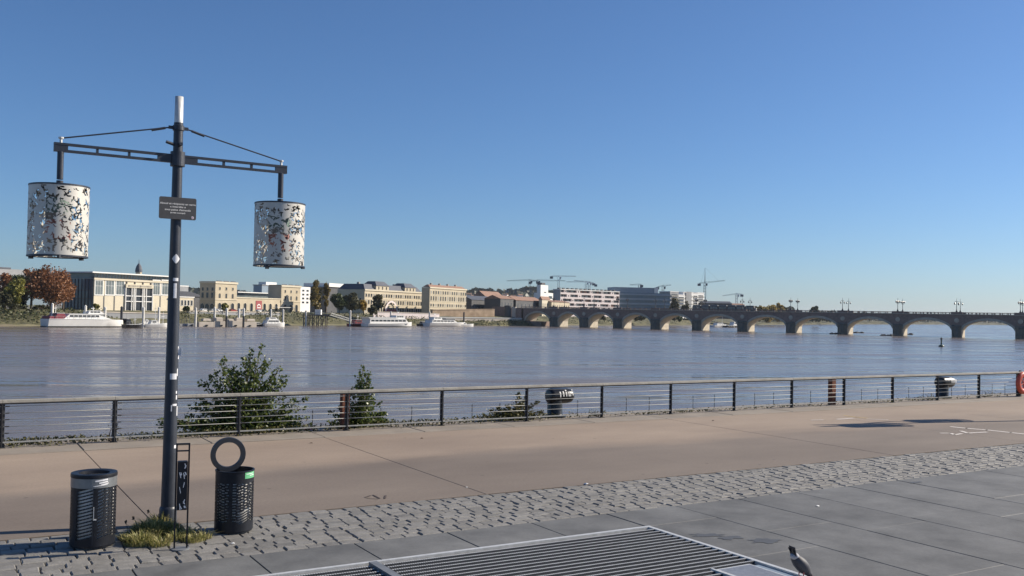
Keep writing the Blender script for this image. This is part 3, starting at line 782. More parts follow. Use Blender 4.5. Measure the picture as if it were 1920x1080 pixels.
# ================================================================ NEAR PLANTS
def rndvec(rnd):
    while True:
        v = Vector((rnd.uniform(-1,1), rnd.uniform(-1,1), rnd.uniform(-1,1)))
        if .05 < v.length < 1: return v.normalized()
def leaf(mb, p, s, rnd, up=.35, asp=.75):
    n = (rndvec(rnd)+Vector((0,0,up))).normalized(); a = n.orthogonal().normalized(); a.rotate(Matrix.Rotation(rnd.uniform(0,6.28),3,n)); b = n.cross(a)
    o = len(mb.v)
    mb.v += [tuple(p-a*s*.5), tuple(p-b*s*.5*asp+a*s*.02), tuple(p+a*s*.5), tuple(p+b*s*.5*asp+a*s*.02)]
    mb.f.append((o,o+1,o+2,o+3)); mb.mi.append(0)
M['alder'] = leafmat('shrub_leaf', (.034,.066,.017), (.155,.185,.048), trans=.35, rough=.42)
M['weed'] = leafmat('weed_leaf', (.05,.06,.018), (.16,.14,.05), trans=.25)
M['drygrass'] = leafmat('dry_grass', (.14,.16,.035), (.46,.40,.18), trans=.35)
M['drytwig'] = mat('dry_twig', (.10,.075,.055), .9, .3, 5)
def shrub(name, label, a, b, z, twigs, nleaf, ls, seed, m='alder', stems=4, low=None):
    """twigs: list of (x, y, z) tip points; leafy shoots grow from the base to each tip"""
    rnd = random.Random(seed); rt = thing(name, label, 'shrub', Q(a,b,z), QA, 'shrubs behind the railing')
    mbs = MB(); mbl = MB()
    for (tx, ty, tz) in twigs:
        base = Vector((tx*.15+rnd.uniform(-.06,.06), ty*.15+rnd.uniform(-.05,.05), 0))
        tip = Vector((tx,ty,tz)); k = Vector((tx*.35, ty*.35, tz*.62))+Vector((rnd.uniform(-.1,.1),rnd.uniform(-.1,.1),0))
        pts = [base*(1-t)**2+k*2*t*(1-t)+tip*t*t for t in [i/7 for i in range(8)]]
        mbs.path(pts, [.014*(1-i/8)+.003 for i in range(8)], 5)
        per = nleaf//len(twigs)
        for i in range(per):
            t = rnd.uniform(.14,1.0)**.85; p = base*(1-t)**2+k*2*t*(1-t)+tip*t*t
            rad = (.20*(1-t)+.055)*rnd.uniform(.2,1.15)*(1+.4*(tz > 1))
            p = p+rndvec(rnd)*rad
            if p.z < .03: p.z = rnd.uniform(.02,.2)
            leaf(mbl, p, ls*rnd.uniform(.7,1.3), rnd, asp=.8)
    mbs.build('stems', M['drytwig'], rt); mbl.build('foliage', M[m], rt, kind='stuff')
    return rt
SB = 20.9
def qloc(px, py, b=SB):       # (a, height) of a pixel on the vertical plane b
    d = ray(px, py); t = b/d.dot(QW); p = Vector((0,0,H))+d*t; return p.dot(QU), p.z
def tips(cpx, pxs, rnd, spread=.5):
    a0, _ = qloc(cpx, 780); out = []
    for (px,py) in pxs:
        a, z = qloc(px, py); out.append((a-a0, rnd.uniform(-.15,spread), max(.12,z+.03)))
    return a0, out
rnd = random.Random(3)
P1 = [(490,650),(475,655),(505,668),(455,668),(410,680),(425,672),(440,690),(400,705),(385,720),(520,700),(540,705),(530,690),(370,745),(360,765),(350,780),(340,795),(380,770),(400,740),(430,715),(460,700),
      (480,700),(500,720),(520,740),(540,745),(560,750),(575,745),(578,765),(570,785),(555,795),(535,790),(510,780),(480,770),(450,780),(420,790),(395,795),(440,745),(470,735),(500,755),(300,788),(293,785),(315,800),(415,760),(545,770),(490,790)]
a0, tp = tips(460, P1+[(x+rnd.uniform(-12,12), min(800,y+rnd.uniform(8,40))) for x,y in P1], rnd)
shrub('leafy_shrub','large dark green leafy shrub growing behind the railing right of the pole', a0, SB, -.03, tp, 10500, .07, 21)
P2 = [(685,686),(680,695),(690,700),(672,712),(695,715),(665,730),(700,735),(650,745),(710,748),(722,755),(730,778),(735,790),(640,765),(625,775),(612,790),(655,770),(675,750),(690,760),(700,785),(720,795),(640,792),(665,790),(683,730)]
a0, tp = tips(678, P2+[(x+rnd.uniform(-8,8), min(796,y+rnd.uniform(8,30))) for x,y in P2], rnd, .3)
shrub('leafy_shrub','smaller pointed dark green shrub beside the rusty post', a0, SB, -.03, tp, 3800, .066, 22)
P3 = [(885,785),(900,778),(915,768),(930,765),(945,760),(960,764),(975,758),(990,762),(1003,752),(985,745),(968,735),(1010,770),(1018,780),(925,780),(955,778),(980,780),(940,788),(1000,785)]
a0, tp = tips(960, P3, rnd, .2)
shrub('scrubby_bush','low scrubby grey green bush at the railing foot left of the bollard', a0, 20.75, -.03, tp, 3000, .052, 23, 'weed')
P4 = [(1105,782),(1118,776),(1095,784),(1125,780)]
a0, tp = tips(1110, P4, rnd, .1); shrub('scrubby_bush','tiny weed bush at the railing foot right of the bollard', a0, 20.6, -.03, tp, 160, .035, 24, 'weed')
P5 = [(1725,742),(1735,738),(1745,744),(1715,745)]
a0, tp = tips(1732, P5, rnd, .1); shrub('scrubby_bush','small dry weed just left of the striped bollard', a0, 20.7, -.03, tp, 110, .035, 25, 'weed')
P6 = [(1810,740),(1825,742),(1840,738),(1855,743),(1870,745)]
a0, tp = tips(1840, P6, rnd, .1); shrub('scrubby_bush','low dry weeds between the striped bollard and the lifebuoy', a0, 20.7, -.03, tp, 160, .035, 26, 'weed')
P7 = [(200,785),(206,775),(212,790),(192,815),(198,800),(215,800)]
a0, tp = tips(203, P7, rnd, .1); shrub('dry_weed','wispy dry weed against the second railing post from the left', a0, 20.3, .0, tp, 110, .02, 27, 'weed')
# weeds along the foot of the railing
mb = MB(); rnd = random.Random(9)
for i in range(9000):
    px = rnd.uniform(-20,1900); dens = .5+.5*math.sin(px*.021)*math.sin(px*.0057+1)
    if px > 1030 and rnd.random() < .55: continue
    if rnd.random() > dens+.25: continue
    b = rnd.uniform(20.28,20.75) if rnd.random() < .9 else rnd.uniform(20.0,20.3); a = qa_at(px, b)
    p = Q(a, b, rnd.uniform(.0,.12)*(1 if px < 1100 else .6)); leaf(mb, p, rnd.uniform(.035,.085), rnd, .5, .5)
mb.build('railing_weeds', M['weed'], kind='stuff')['label'] = 'low weeds and dry leaves along the railing foot'
# grass tuft at the pole foot
def tuft(mb, c, n, rad, hmin, hmax, rnd, lean=.6, w_=.006):
    for i in range(n):
        t = rnd.uniform(0,6.283); rr = rad*math.sqrt(rnd.random()); p = c+Vector((rr*math.cos(t),rr*math.sin(t),0))
        h = rnd.uniform(hmin,hmax)*(1-.5*rr/rad); d = Vector((math.cos(t)+rnd.uniform(-.8,.8), math.sin(t)+rnd.uniform(-.8,.8), 0))*h*lean*rnd.uniform(.2,1.2)
        s = Vector((-d.y,d.x,0)); s = s.normalized()*w_*rnd.uniform(.6,1.3) if s.length > 1e-4 else Vector((w_,0,0))
        m_ = p+d*.4+Vector((0,0,h*.7)); e = p+d+Vector((0,0,h*rnd.uniform(.7,1)))
        o = len(mb.v); mb.v += [tuple(p-s),tuple(p+s),tuple(m_+s*.8),tuple(m_-s*.8),tuple(e)]
        mb.f += [(o,o+1,o+2,o+3),(o+3,o+2,o+4)]; mb.mi += [0,0]
rnd = random.Random(14); mb = MB()
g1 = at(283,1003); g2 = at(262,1020); g3 = at(318,1000); g4 = at(362,1014); g5=at(300,990)
tuft(mb, g1, 1000, .22, .10, .28, rnd); tuft(mb, g2, 700, .17, .07, .20, rnd); tuft(mb, g3, 620, .16, .07, .20, rnd); tuft(mb, g4, 260, .13, .03, .12, rnd); tuft(mb, g5, 300, .15, .10, .28, rnd)
for (x_,y_,n_,r_) in ((245,1012,260,.13),(330,1012,200,.12),(380,1010,120,.10),(298,1022,220,.13),(352,1004,140,.12),(268,996,200,.12)): tuft(mb, at(x_,y_), n_, r_, .04, .15, rnd, 1.0)
gt = mb.build('grass_tuft', M['drygrass'], kind='stuff'); gt['label'] = 'clump of yellow green grass around the lamp pole foot'
mb = MB()
for (x,y,hx,hy) in ((240,1003,236,978),(300,992,278,958),(262,1000,250,970),(345,1010,372,998),(330,1000,352,985)):
    p = at(x,y); e = atd(hx,hy,p.y); mb.path([p,(p+e)*.5+Vector((0,0,.03)),e],[.004,.003,.002],5); leaf(mb, e, .05, rnd); leaf(mb, e-Vector((0,0,.02)), .04, rnd)
mb.build('dry_stalks', M['drytwig'], kind='stuff')['label'] = 'thin dry stalks standing out of the grass clump'

# litter
def scrap(px, py, s, m, lab, name='paper_scrap', b=None, z=.004):
    p = at(px,py,z); rnd = random.Random(int(px)); mb = MB(); n = 7
    vs = [(s*rnd.uniform(.6,1.1)*math.cos(6.283*i/n), s*.7*rnd.uniform(.6,1.1)*math.sin(6.283*i/n), rnd.uniform(0,s*.35)) for i in range(n)]+[(0,0,s*.5)]
    mb.add(vs, [(i,(i+1)%n,n) for i in range(n)]+[tuple(range(n))[::-1]]); o = mb.build(name, m); o.location = p
    return tag(o, lab, 'litter')
scrap(1099,908,.045,M['white'],'white paper scrap at the upper edge of the sett strip')
scrap(875,914,.025,M['white'],'tiny white scrap on the tan promenade')
scrap(437,1019,.028,M['white'],'small white scrap on setts below the ring bin')
scrap(580,807,.12,M['litter'],'crumpled pink plastic bag under the railing wires')
scrap(600,806,.05,M['white'],'crumpled white wrapper beside the pink bag')
scrap(566,807,.05,M['sticker'],'pale crumpled wrapper left of the pink bag')
scrap(1533,949,.03,M['white'],'small white dropping on grey slabs right of centre')
M['deadleaf'] = mat('dead_leaf', (.10,.06,.03), .9, .3, 30)
for i,(x,y,l) in enumerate(((584,831,'dead leaf on the promenade near the ring bin'),(791,822,'dead leaf on the promenade below the fifth post'),(1337,789,'dead leaf on the promenade right of centre'))): scrap(x,y,.04,M['deadleaf'],l,'dead_leaf')

# ================================================================ PIGEON (pecking, tail up)
M['pgrey'] = mat('pigeon_slate', (.020,.022,.034), .6, .25, 30)
M['pdark'] = mat('pigeon_dark', (.012,.013,.02), .55, .3, 30)
M['pwing'] = mat('pigeon_wing', (.035,.037,.05), .6, .25, 40)
M['prump'] = mat('pigeon_rump', (.34,.34,.37), .7, .1, 30)
M['pleg'] = mat('pigeon_leg', (.35,.10,.09), .6, .2, 30)
pg = thing('pigeon', 'dark grey pigeon pecking at the slabs with its tail raised', 'pigeon', at(1502,1087,0), R(20))
pg.scale = (1.15,1.15,1.0)
# local x = forward; spine runs steeply down from tail to head
spine = [(-.088,.272,.014,.012),(-.078,.255,.034,.028),(-.056,.222,.054,.048),(-.022,.178,.066,.060),(.012,.135,.066,.060),(.042,.098,.052,.050),(.064,.072,.036,.036),(.082,.054,.028,.028),(.098,.040,.025,.025),(.112,.030,.019,.019),(.120,.026,.007,.007)]
def bodyloft(sp, n=18):
    rings = []
    for i,(x,z,ry,rz) in enumerate(sp):
        x0,z0 = sp[max(0,i-1)][:2]; x1,z1 = sp[min(len(sp)-1,i+1)][:2]; d = Vector((x1-x0,0,z1-z0)).normalized(); nrm = Vector((-d.z,0,d.x))
        rings.append([Vector((x,0,z))+Vector((0,1,0))*ry*math.cos(6.2832*k/n)+nrm*rz*math.sin(6.2832*k/n) for k in range(n)])
    return rings
mb = MB(); mb.loft(bodyloft(spine)); mb.build('body', M['pgrey'], pg, True)
for s in (-1,1):     # folded wings: a shell hugging each flank, ending in dark primaries
    rows_ = []
    for (x,z,ry,rz),sc in zip(spine[1:6],(1.02,1.06,1.08,1.08,1.05)):
        i = spine.index((x,z,ry,rz)); x0,z0 = spine[i-1][:2]; x1,z1 = spine[i+1][:2]; d = Vector((x1-x0,0,z1-z0)).normalized(); nrm = Vector((-d.z,0,d.x))
        rows_.append([Vector((x,0,z))+Vector((0,s,0))*ry*sc*math.cos(R(t))+nrm*rz*sc*math.sin(R(t)) for t in (-35,-12,12,36,60,80)])
    mb = MB(); mb.loft(rows_, closed=False); mb.build('wing', M['pwing'], pg, True)
    mb = MB(); mb.prism([(-.066,.262),(-.115,.335),(-.122,.332),(-.086,.25)],min(s*.022,s*.030),max(s*.022,s*.030)); mb.build('primaries', M['pdark'], pg)
    mb = MB(); b = Vector((.01,s*.03,.10)); mb.path([b,Vector((.0,s*.032,.05)),Vector((.01,s*.034,.012))],[.010,.005,.0045],6)
    for t in (-.5,0,.5): mb.tube((.01,s*.034,.008),(.01+.032*math.cos(t),s*.034+.032*math.sin(t),.004),.004,.003,5)
    mb.tube((.01,s*.034,.008),(-.01,s*.034,.004),.004,.003,5); mb.build('leg', M['pleg'], pg)
    mb = MB(); mb.lathe([(0,-.004),(.004,0),(0,.004)],8); e = mb.build('eye', M['pleg'], pg); e.location = (.103,s*.0225,.042)
mb = MB()
for k in range(7):
    t = (k-3)*.009; mb.prism([(-.078,.26+.0012*k),(-.098,.350),(-.106,.349),(-.090,.256+.0012*k)],t*1.3-.006,t*1.3+.006)
mb.build('tail', M['pdark'], pg)
mb = MB(); rr = bodyloft([(-.080,.262,.030,.026),(-.068,.243,.043,.037),(-.052,.218,.045,.040)]); mb.loft(rr); o = mb.build('rump', M['prump'], pg, True); o.location = (-.008,0,.012)
mb = MB(); mb.tube((.116,0,.028),(.130,0,.006),.006,.0015,8); mb.build('beak', M['pdark'], pg)
# ================================================================ FAR BANK
BANK = [(-420,285),(-200,300),(0,328),(100,347),(230,374),(400,407),(570,458),(660,495),(760,528),(880,564),(960,583),(1004,592),(1046,650),(1130,690),(1240,760),(1430,1000),(1560,1320),(1700,1750),(1850,2300),(2100,2700),(2500,3000)]
LZ = .8
def kx(px): d = ray(px, 585); return d.x/d.y
def bank_d(px):
    for (x0,d0),(x1,d1) in zip(BANK, BANK[1:]):
        if x0 <= px <= x1: return d0+(d1-d0)*(px-x0)/(x1-x0)
    return BANK[0][1] if px < 0 else BANK[-1][1]
NIN = Vector((-.87,.49,0))
pts = []
for (x0,d0),(x1,d1) in zip(BANK, BANK[1:]):
    n = max(2, int((x1-x0)/18))
    for i in range(n):
        px = x0+(x1-x0)*i/n; d = d0+(d1-d0)*i/n; pts.append((px, Vector((kx(px)*d, d, 0))))
offs = [0,2.5,7,15,22,60,200,700,3500]; zs = [WZ-.5,WZ+.45,WZ+2.6,-.1,LZ,LZ,LZ,LZ,LZ]
rnd = random.Random(4); mb = MB(); vs = []; fs = []; mi = []
for i,(px,p) in enumerate(pts):
    sc = 1 if px < 1100 else min(3, 1+(px-1100)/250)
    for j,(o,z) in enumerate(zip(offs,zs)):
        q = p+NIN*(o*(sc if j < 5 else 1)+(rnd.uniform(-1,1)*(.8 if 0<j<4 else 0)))
        vs.append((q.x,q.y,z+(rnd.uniform(-.3,.3) if 0<j<4 else 0)))
k = len(offs)
for i in range(len(pts)-1):
    for j in range(k-1):
        fs.append((i*k+j,(i+1)*k+j,(i+1)*k+j+1,i*k+j+1)); mi.append(0 if j < 1 else (1 if j < 5 else 2))
mb.v = vs; mb.f = fs; mb.mi = mi
M['farland'] = mat('far_land', (.13,.125,.10), .95, .3, .02, col2=(.16,.155,.12))
bank = mb.build('far_bank', [M['mud'],M['turf'],M['farland']], kind='structure')
# ---- wooded hills behind the city
M['hillwood'] = leafmat('far_wood_leaf', (.045,.058,.036), (.10,.095,.06), trans=.1)
mb = MB(); rnd = random.Random(8)
def hill_h(px):
    if px < 820 or px > 1120: base = 26
    else: base = 40
    return base+6*math.sin(px*.021)+4*math.sin(px*.057+1)
def hf_(px): return 1 if px < 1250 else max(.12, .9-(px-1250)/320)
hv = []; hf = []
cols = list(range(300, 2300, 12))
for px in cols:
    for j,(d,f_) in enumerate(((1500,0),(1750,.6),(2100,1.0),(3000,.9))):
        dd = d*(1 if px < 1250 else 1+ (px-1250)/700*.9); hh = hill_h(px)*f_*hf_(px)
        hv.append((kx(px)*dd, dd, LZ+hh))
for i in range(len(cols)-1):
    for j in range(3): hf.append((i*4+j,(i+1)*4+j,(i+1)*4+j+1,i*4+j+1))
mb.v = hv; mb.f = hf; mb.mi = [0]*len(hf)
M['hill'] = mat('hill_ground', (.06,.066,.042), .95, .3, .01)
mb.build('hills', M['hill'], kind='structure')
mb = MB()
for i in range(15000):
    px = rnd.uniform(330,2250); f_ = rnd.uniform(.05,1); d = 1500+600*f_; d *= (1 if px < 1250 else 1+(px-1250)/700*.9); hh = hill_h(px)*f_*hf_(px)
    if i % 3 == 0: f_ = 1; d = 2080*(1 if px < 1250 else 1+(px-1250)/700*.9); hh = hill_h(px)*hf_(px)
    p = Vector((kx(px)*d, d, LZ+hh+rnd.uniform(0,6)**1.2)); leaf(mb, p, rnd.uniform(8,17), rnd, .1, .9)
mb.build('hill_woods', M['hillwood'], kind='stuff')['label'] = 'far wooded hills behind the city'
# far shore tree line upstream
M['farwood'] = leafmat('far_shore_leaf', (.055,.062,.05), (.12,.11,.075), trans=.1)
mb = MB()
for i in range(7000):
    px = rnd.uniform(1420,2300); d = bank_d(px)+rnd.uniform(10,160); h = (9+5*math.sin(px*.09)+3*math.sin(px*.23))*(1.0 if px < 1600 else .9)
    p = Vector((kx(px)*d, d, LZ+rnd.uniform(0,1)**.8*max(3,h))); leaf(mb, p, rnd.uniform(2.5,5), rnd, .1, .9)
mb.build('far_shore_woods', M['farwood'], kind='stuff')['label'] = 'far tree line along the upstream shore'
# scrub on the near part of the bank
M['scrub'] = leafmat('bank_scrub_leaf', (.035,.055,.018), (.13,.13,.05), trans=.15)
mb = MB()
for i in range(9000):
    px = rnd.uniform(-200,1300)
    if 240 < px < 360: continue
    d = bank_d(px); o = rnd.uniform(3,17) if not 845 < px < 1010 else rnd.uniform(1,8); dens = .55+.45*math.sin(px*.05)*math.sin(px*.017)
    if px < 130: dens = 1.2
    if rnd.random() > dens: continue
    p = Vector((kx(px)*d, d, 0))+NIN*o; f_ = max(0,(o-2)/13)
    zg = WZ+.45+(LZ-WZ-.4)*min(1,f_**.9)
    p.z = zg+rnd.uniform(-.1,1.3 if px < 130 else .8)*(1.3 if px < 130 else 1); leaf(mb, p, rnd.uniform(.5,1.1), rnd, .3, .8)
mb.build('bank_scrub', M['scrub'], kind='stuff')['label'] = 'low green scrub covering the far river bank'

# ================================================================ STONE ARCH BRIDGE
BE = Vector((.845,-.535,0)).normalized(); BN = Vector((-BE.y, BE.x, 0))     # along, and inwards (away from viewer)
BO = Vector((kx(1904)*450, 450, 0))
BA = math.atan2(BE.y, BE.x)
def bs(px):                                   # bridge coordinate of an image column on the front face
    k = kx(px); # (BO + s BE).x = k*(BO+s BE).y
    return (k*BO.y-BO.x)/(BE.x-k*BE.y)
bridge = thing('stone_bridge', 'long brick and stone bridge of many arches crossing the river', 'bridge', BO, BA)
TW = 13.0; ZC = 3.1; ZS = -1.8; ZT = 5.8; ZP = 7.0
pl = [1031,1086.7,1149.5,1220,1297.5,1382.5,1473.8,1570.6,1674,1784.4,1903.7]; pr_ = [1046,1103,1166.7,1237.5,1315,1401,1491.4,1589,1692.6,1803,1923]
piers = [(bs(a), bs(b)) for a,b in zip(pl,pr_)]
sp_ = piers[-1][0]-piers[-2][0]; pw_ = piers[-1][1]-piers[-1][0]
for k in range(1,5): piers.append((piers[10][0]+sp_*k, piers[10][1]+sp_*k))
S_ABUT = bs(985)
def arch_pts(s0, s1, zs=ZS, zc=ZC, n=22):
    out = []
    for i in range(n+1):
        t = -1+2*i/n; e = math.sqrt(max(0,1-t*t)); pb_ = 1-t*t
        out.append(((s0+s1)/2+(s1-s0)/2*t, zs+(zc-zs)*(.72*e+.28*pb_)))
    return out
def span(s0, s1, c0, c1, idx):
    A = arch_pts(s0, s1)
    mb = MB()
    # front and back spandrel walls, column strips from intrados up to deck
    for y, flip in ((0,False),(TW,True)):
        n = len(A); vs = [(x,y,z) for x,z in A]+[(x,y,ZT) for x,z in A]+[(c0,y,ZT),(c0,y,ZS),(c1,y,ZT),(c1,y,ZS)]
        fs = [(i,i+1,n+i+1,n+i) for i in range(n-1)]+[(2*n+1,0,n,2*n),(n-1,2*n+3,2*n+2,2*n-1)]
        if flip: fs = [f[::-1] for f in fs]
        mb.add(vs, fs)
    mb.add([(c0,0,ZT),(c1,0,ZT),(c1,TW,ZT),(c0,TW,ZT)],[(0,1,2,3)])
    mb.build('arch_span', M['brick'], bridge)
    mb = MB(); n = len(A); mb.add([(x,0,z) for x,z in A]+[(x,TW,z) for x,z in A],[(i+1,i,n+i,n+i+1) for i in range(n-1)]); mb.build('arch_vault', M['stone'], bridge, True)
    # archivolt ring, proud of the face
    cx = (s0+s1)/2; B_ = [(cx+(x-cx)*(1+1.05/((s1-s0)/2)), ZS+(z-ZS)*(1+1.15/(ZC-ZS))) for x,z in A]
    mb = MB(); vs = [(x,-.18,z) for x,z in A]+[(x,-.18,z) for x,z in B_]+[(x,-.002,z) for x,z in A]+[(x,-.002,z) for x,z in B_]
    fs = []
    for i in range(n-1): fs += [(i,i+1,n+i+1,n+i),(i+1,i,2*n+i,2*n+i+1),(n+i,n+i+1,3*n+i+1,3*n+i)]
    mb.add(vs, fs); mb.build('archivolt', M['stone'], bridge)
mb = MB(); med_prof = [(0,.22),(.55,.20),(.75,.12),(.95,.16),(1.1,.10),(1.12,.0)]
mb.lathe(med_prof, 20); med = mb.mesh('medallion', M['stone'])
def pier(s0, s1):
    c = (s0+s1)/2; hw = (s1-s0)/2
    nose = [(s0,0.0),(s0+.25*hw,-1.5),(c-.35*hw,-2.5),(c+.35*hw,-2.5),(s1-.25*hw,-1.5),(s1,0.0)]
    mb = MB(); mb.slab([(x,y-.01) for x,y in nose], WZ-2, -.2); o = mb.build('cutwater', M['stoned'], bridge)
    cap = [(c+(x-c)*1.08, y*1.06-.012) for x,y in nose]; tip = [(c+(x-c)*.8, y*.12-.02) for x,y in nose]
    mb = MB(); n = 6; mb.slab(cap, -.199, .12); mb.add([(x,y,.121) for x,y in cap]+[(x,y,.9) for x,y in tip],[(i,(i+1)%n,n+(i+1)%n,n+i) for i in range(n)]+[tuple(range(n,2*n))]); mb.build('cutwater_cap', M['stoned'], bridge)
    mb = MB(); mb.box(s0, s1, .0, TW, WZ-2, ZS-.001); mb.build('pier', M['stone'], bridge)
    o = inst('medallion', med, bridge, (c,-.0,3.0)); o.rotation_euler = (R(90),0,0)
for i,(a,b) in enumerate(piers): pier(a,b)
# spans
prev = (S_ABUT-3, S_ABUT)
allp = [prev]+piers
for i in range(len(allp)-1):
    s0 = allp[i][1]; s1 = allp[i+1][0]; span(s0, s1, (allp[i][0]+allp[i][1])/2, (allp[i+1][0]+allp[i+1][1])/2, i)
# cornice, parapet
sA, sB = S_ABUT-3, allp[-1][1]
for y0,y1 in ((-.45,.35),(TW-.35,TW+.45)):
    mb = MB(); mb.box(sA,sB,y0,y1,ZT+.001,ZT+.28); mb.build('cornice', M['stone'], bridge)
mb = MB(); mb.box(sA,sB,.36,TW-.36,ZT+.002,ZT+.15); mb.build('roadway', M['dark'], bridge)
for yy, nm in ((-.05,0),(TW-.15,1)):
    mb = MB(); s = sA
    while s < sB: mb.box(s,s+.11,yy-.04+.1,yy+.14,ZT+.281,ZP-.16); s += .42 if nm == 0 else .8
    o = mb.build('balusters', M['iron'], bridge, kind='stuff')
    mb = MB(); mb.box(sA,sB,yy-.05,yy+.25,ZP-.16,ZP); mb.build('parapet_rail', M['brick'], bridge)
    mb = MB(); s = sA
    k = 0
    while s < sB: mb.box(s,s+.55,yy-.045,yy+.245,ZT+.2815,ZP-.161); s += 3.4; k += 1
    mb.build('parapet_blocks', M['brick'], bridge, kind='stuff')
mb = MB(); mb.box(-2.6,2.6,-.3,.35,ZT+.2812,ZP+.18); plm = mb.mesh('lamp_plinth', M['brick'])
for (a,b) in piers:
    for y in (.0,TW-.1): inst('lamp_plinth', plm, bridge, ((a+b)/2,y,0))
# abutment
ab = thing('bridge_abutment', 'dark stone abutment with turret at the far end of the bridge', 'abutment', BO+BE*(S_ABUT-3), BA)
mb = MB(); mb.box(-4,0,-.05,TW+2,-3,ZT+.3); mb.box(0.001,14,1,TW-1,WZ-2,-2.2); mb.build('wall', M['brick'], ab)
mb = MB(); mb.lathe([(2.2,-1),(2.2,ZP-.4),(2.5,ZP-.3),(2.5,ZP+.3),(0,ZP+1.0)],18,c=(-9.5,-.5)); mb.build('turret', M['dark'], ab)
mb = MB(); mb.box(-6.9,-4.1,-.4,1,-1,ZP-.4); mb.build('stone_pier', M['palewall'], ab)
mb = MB(); mb.box(-22,-12.01,-.2,TW,-3,ZP-.3); mb.build('ramp_wall', M['brick'], ab)
# bridge lamps
def bridge_lamp(style):
    rt = thing('bridge_lamp', '', 'street lamp', (0,0,0), BA, 'lantern posts on the bridge')
    mb = MB(); mb.lathe([(.0,0),(.55,0),(.5,.35),(.3,.5),(.22,.9),(.15,1.1),(.15,1.3),(.13,3.8),(.15,3.9),(.09,4.2),(.06,5.6),(.0,5.62)],10); mb.build('post', M['iron'], rt)
    if style == 0:
        mb = MB()
        for dx,dy in ((1,0),(-1,0),(0,1),(0,-1)): mb.path([Vector((0,0,3.3)),Vector((dx*.5,dy*.5,3.2)),Vector((dx*.85,dy*.85,3.55))],.06,5); mb.tube((0,0,3.0),(dx*.6,dy*.6,3.25),.03,n=4)
        mb.build('arms', M['iron'], rt)
        P = [(.85,0,3.55),(-.85,0,3.55),(0,.85,3.55),(0,-.85,3.55)]
    else:
        mb = MB()
        for dx in (1,-1): mb.path([Vector((0,0,4.2)),Vector((dx*.6,0,4.35)),Vector((dx*.95,0,4.0)),Vector((dx*.95,0,3.7))],.06,5)
        mb.build('arms', M['iron'], rt); P = [(.95,0,2.95),(-.95,0,2.95)]
    for p in P:
        mb = MB(); mb.lathe([(.0,0),(.24,.02),(.40,.55),(.44,.6),(.2,.85),(0,1.0)],8); o = mb.build('lantern', M['lantern'], rt); o.location = p
    return rt
bl_ = [bridge_lamp(0), bridge_lamp(1)]; used = [False,False]
ordn = ['rightmost','second from right','third from right','fourth from right','fifth from right','sixth from right','seventh from right','eighth from right','ninth from right','tenth from right','eleventh from right']
for i,(a,b) in enumerate(piers[:12]):
    st_ = i % 2
    for y, side in ((-.1,'near'),(TW+.15,'far')):
        if used[st_]: o = copy_tree(bl_[st_])
        else: o = bl_[st_]; used[st_] = True
        p = BO+BE*((a+b)/2)+BN*y; o.location = (p.x,p.y,ZP+.18); o.scale = (.92,.92,1.18)
        od = ordn[10-i] if i <= 10 else 'outside the right edge'
        o['label'] = f'dark lantern post on the {side} parapet above the {od} bridge pier'
# tram on the bridge
t0, t1 = bs(1292), bs(1409); tr = thing('tram', 'long dark glazed tram crossing the bridge', 'tram', BO+BE*t0+BN*4.5+Vector((0,0,ZT+.15)), BA)
Lt = t1-t0; nseg = 7; sl_ = Lt/nseg
for k in range(nseg):
    x0 = k*sl_+.15; x1 = (k+1)*sl_-.15
    mb = MB(); mb.bevbox(x0,x1,0,2.4,.3,3.0,.25); seg = mb.build('car_section', M['dark'], tr)
    nw = 3
    for q_ in range(nw):
        xx = x0+.35+q_*(x1-x0-.5)/nw; mb = MB(); mb.box(xx,xx+(x1-x0-.5)/nw-.25,-.03,-.004,1.2,2.4); mb.build('window', M['glassl'], seg)
    mb = MB(); mb.box(x0+.4,x1-.4,.4,2.0,3.001,3.25); mb.build('roof_unit', M['grey'], seg)
    if k < nseg-1:
        mb = MB(); mb.box(x1+.002,x1+.298,.2,2.2,.4,2.8); mb.build('bellows', M['boatd'], tr)
mb = MB(); mb.box(Lt-.15,Lt+.9,.3,2.1,.4,1.9); mb.build('nose', M['grey'], tr)
# riprap around right-hand piers
def rocks(px, py, n, lab, seed, wpx=14):
    rnd = random.Random(seed); c = at(px,py,WZ); rt = thing('rock_pile', lab, 'rocks', (c.x,c.y,WZ))
    for i in range(n):
        s = rnd.uniform(.6,1.25); mb = MB(); rings = []
        for z,r_ in ((-.6,.9),(.1,1),(.5,.75),(.72,.35)): rings.append([(s*r_*rnd.uniform(.75,1.2)*math.cos(6.28*q/7), s*r_*rnd.uniform(.75,1.2)*math.sin(6.28*q/7), s*z) for q in range(7)])
        mb.loft(rings); o = mb.build('rock', M['rock'], rt); o.location = (rnd.uniform(-.5,.5)*wpx*.26, rnd.uniform(-1,1), 0)
rocks(1563,626.5,8,'dark rocks left of the third pier from the right edge',1); rocks(1608,624.5,6,'low dark rocks right of the third pier from the right edge',2,18); rocks(1663,629.5,8,'dark rocks left of the second full pier from the right',3,18); rocks(1704,627.5,4,'few dark rocks right of the second full pier from the right',4,8)
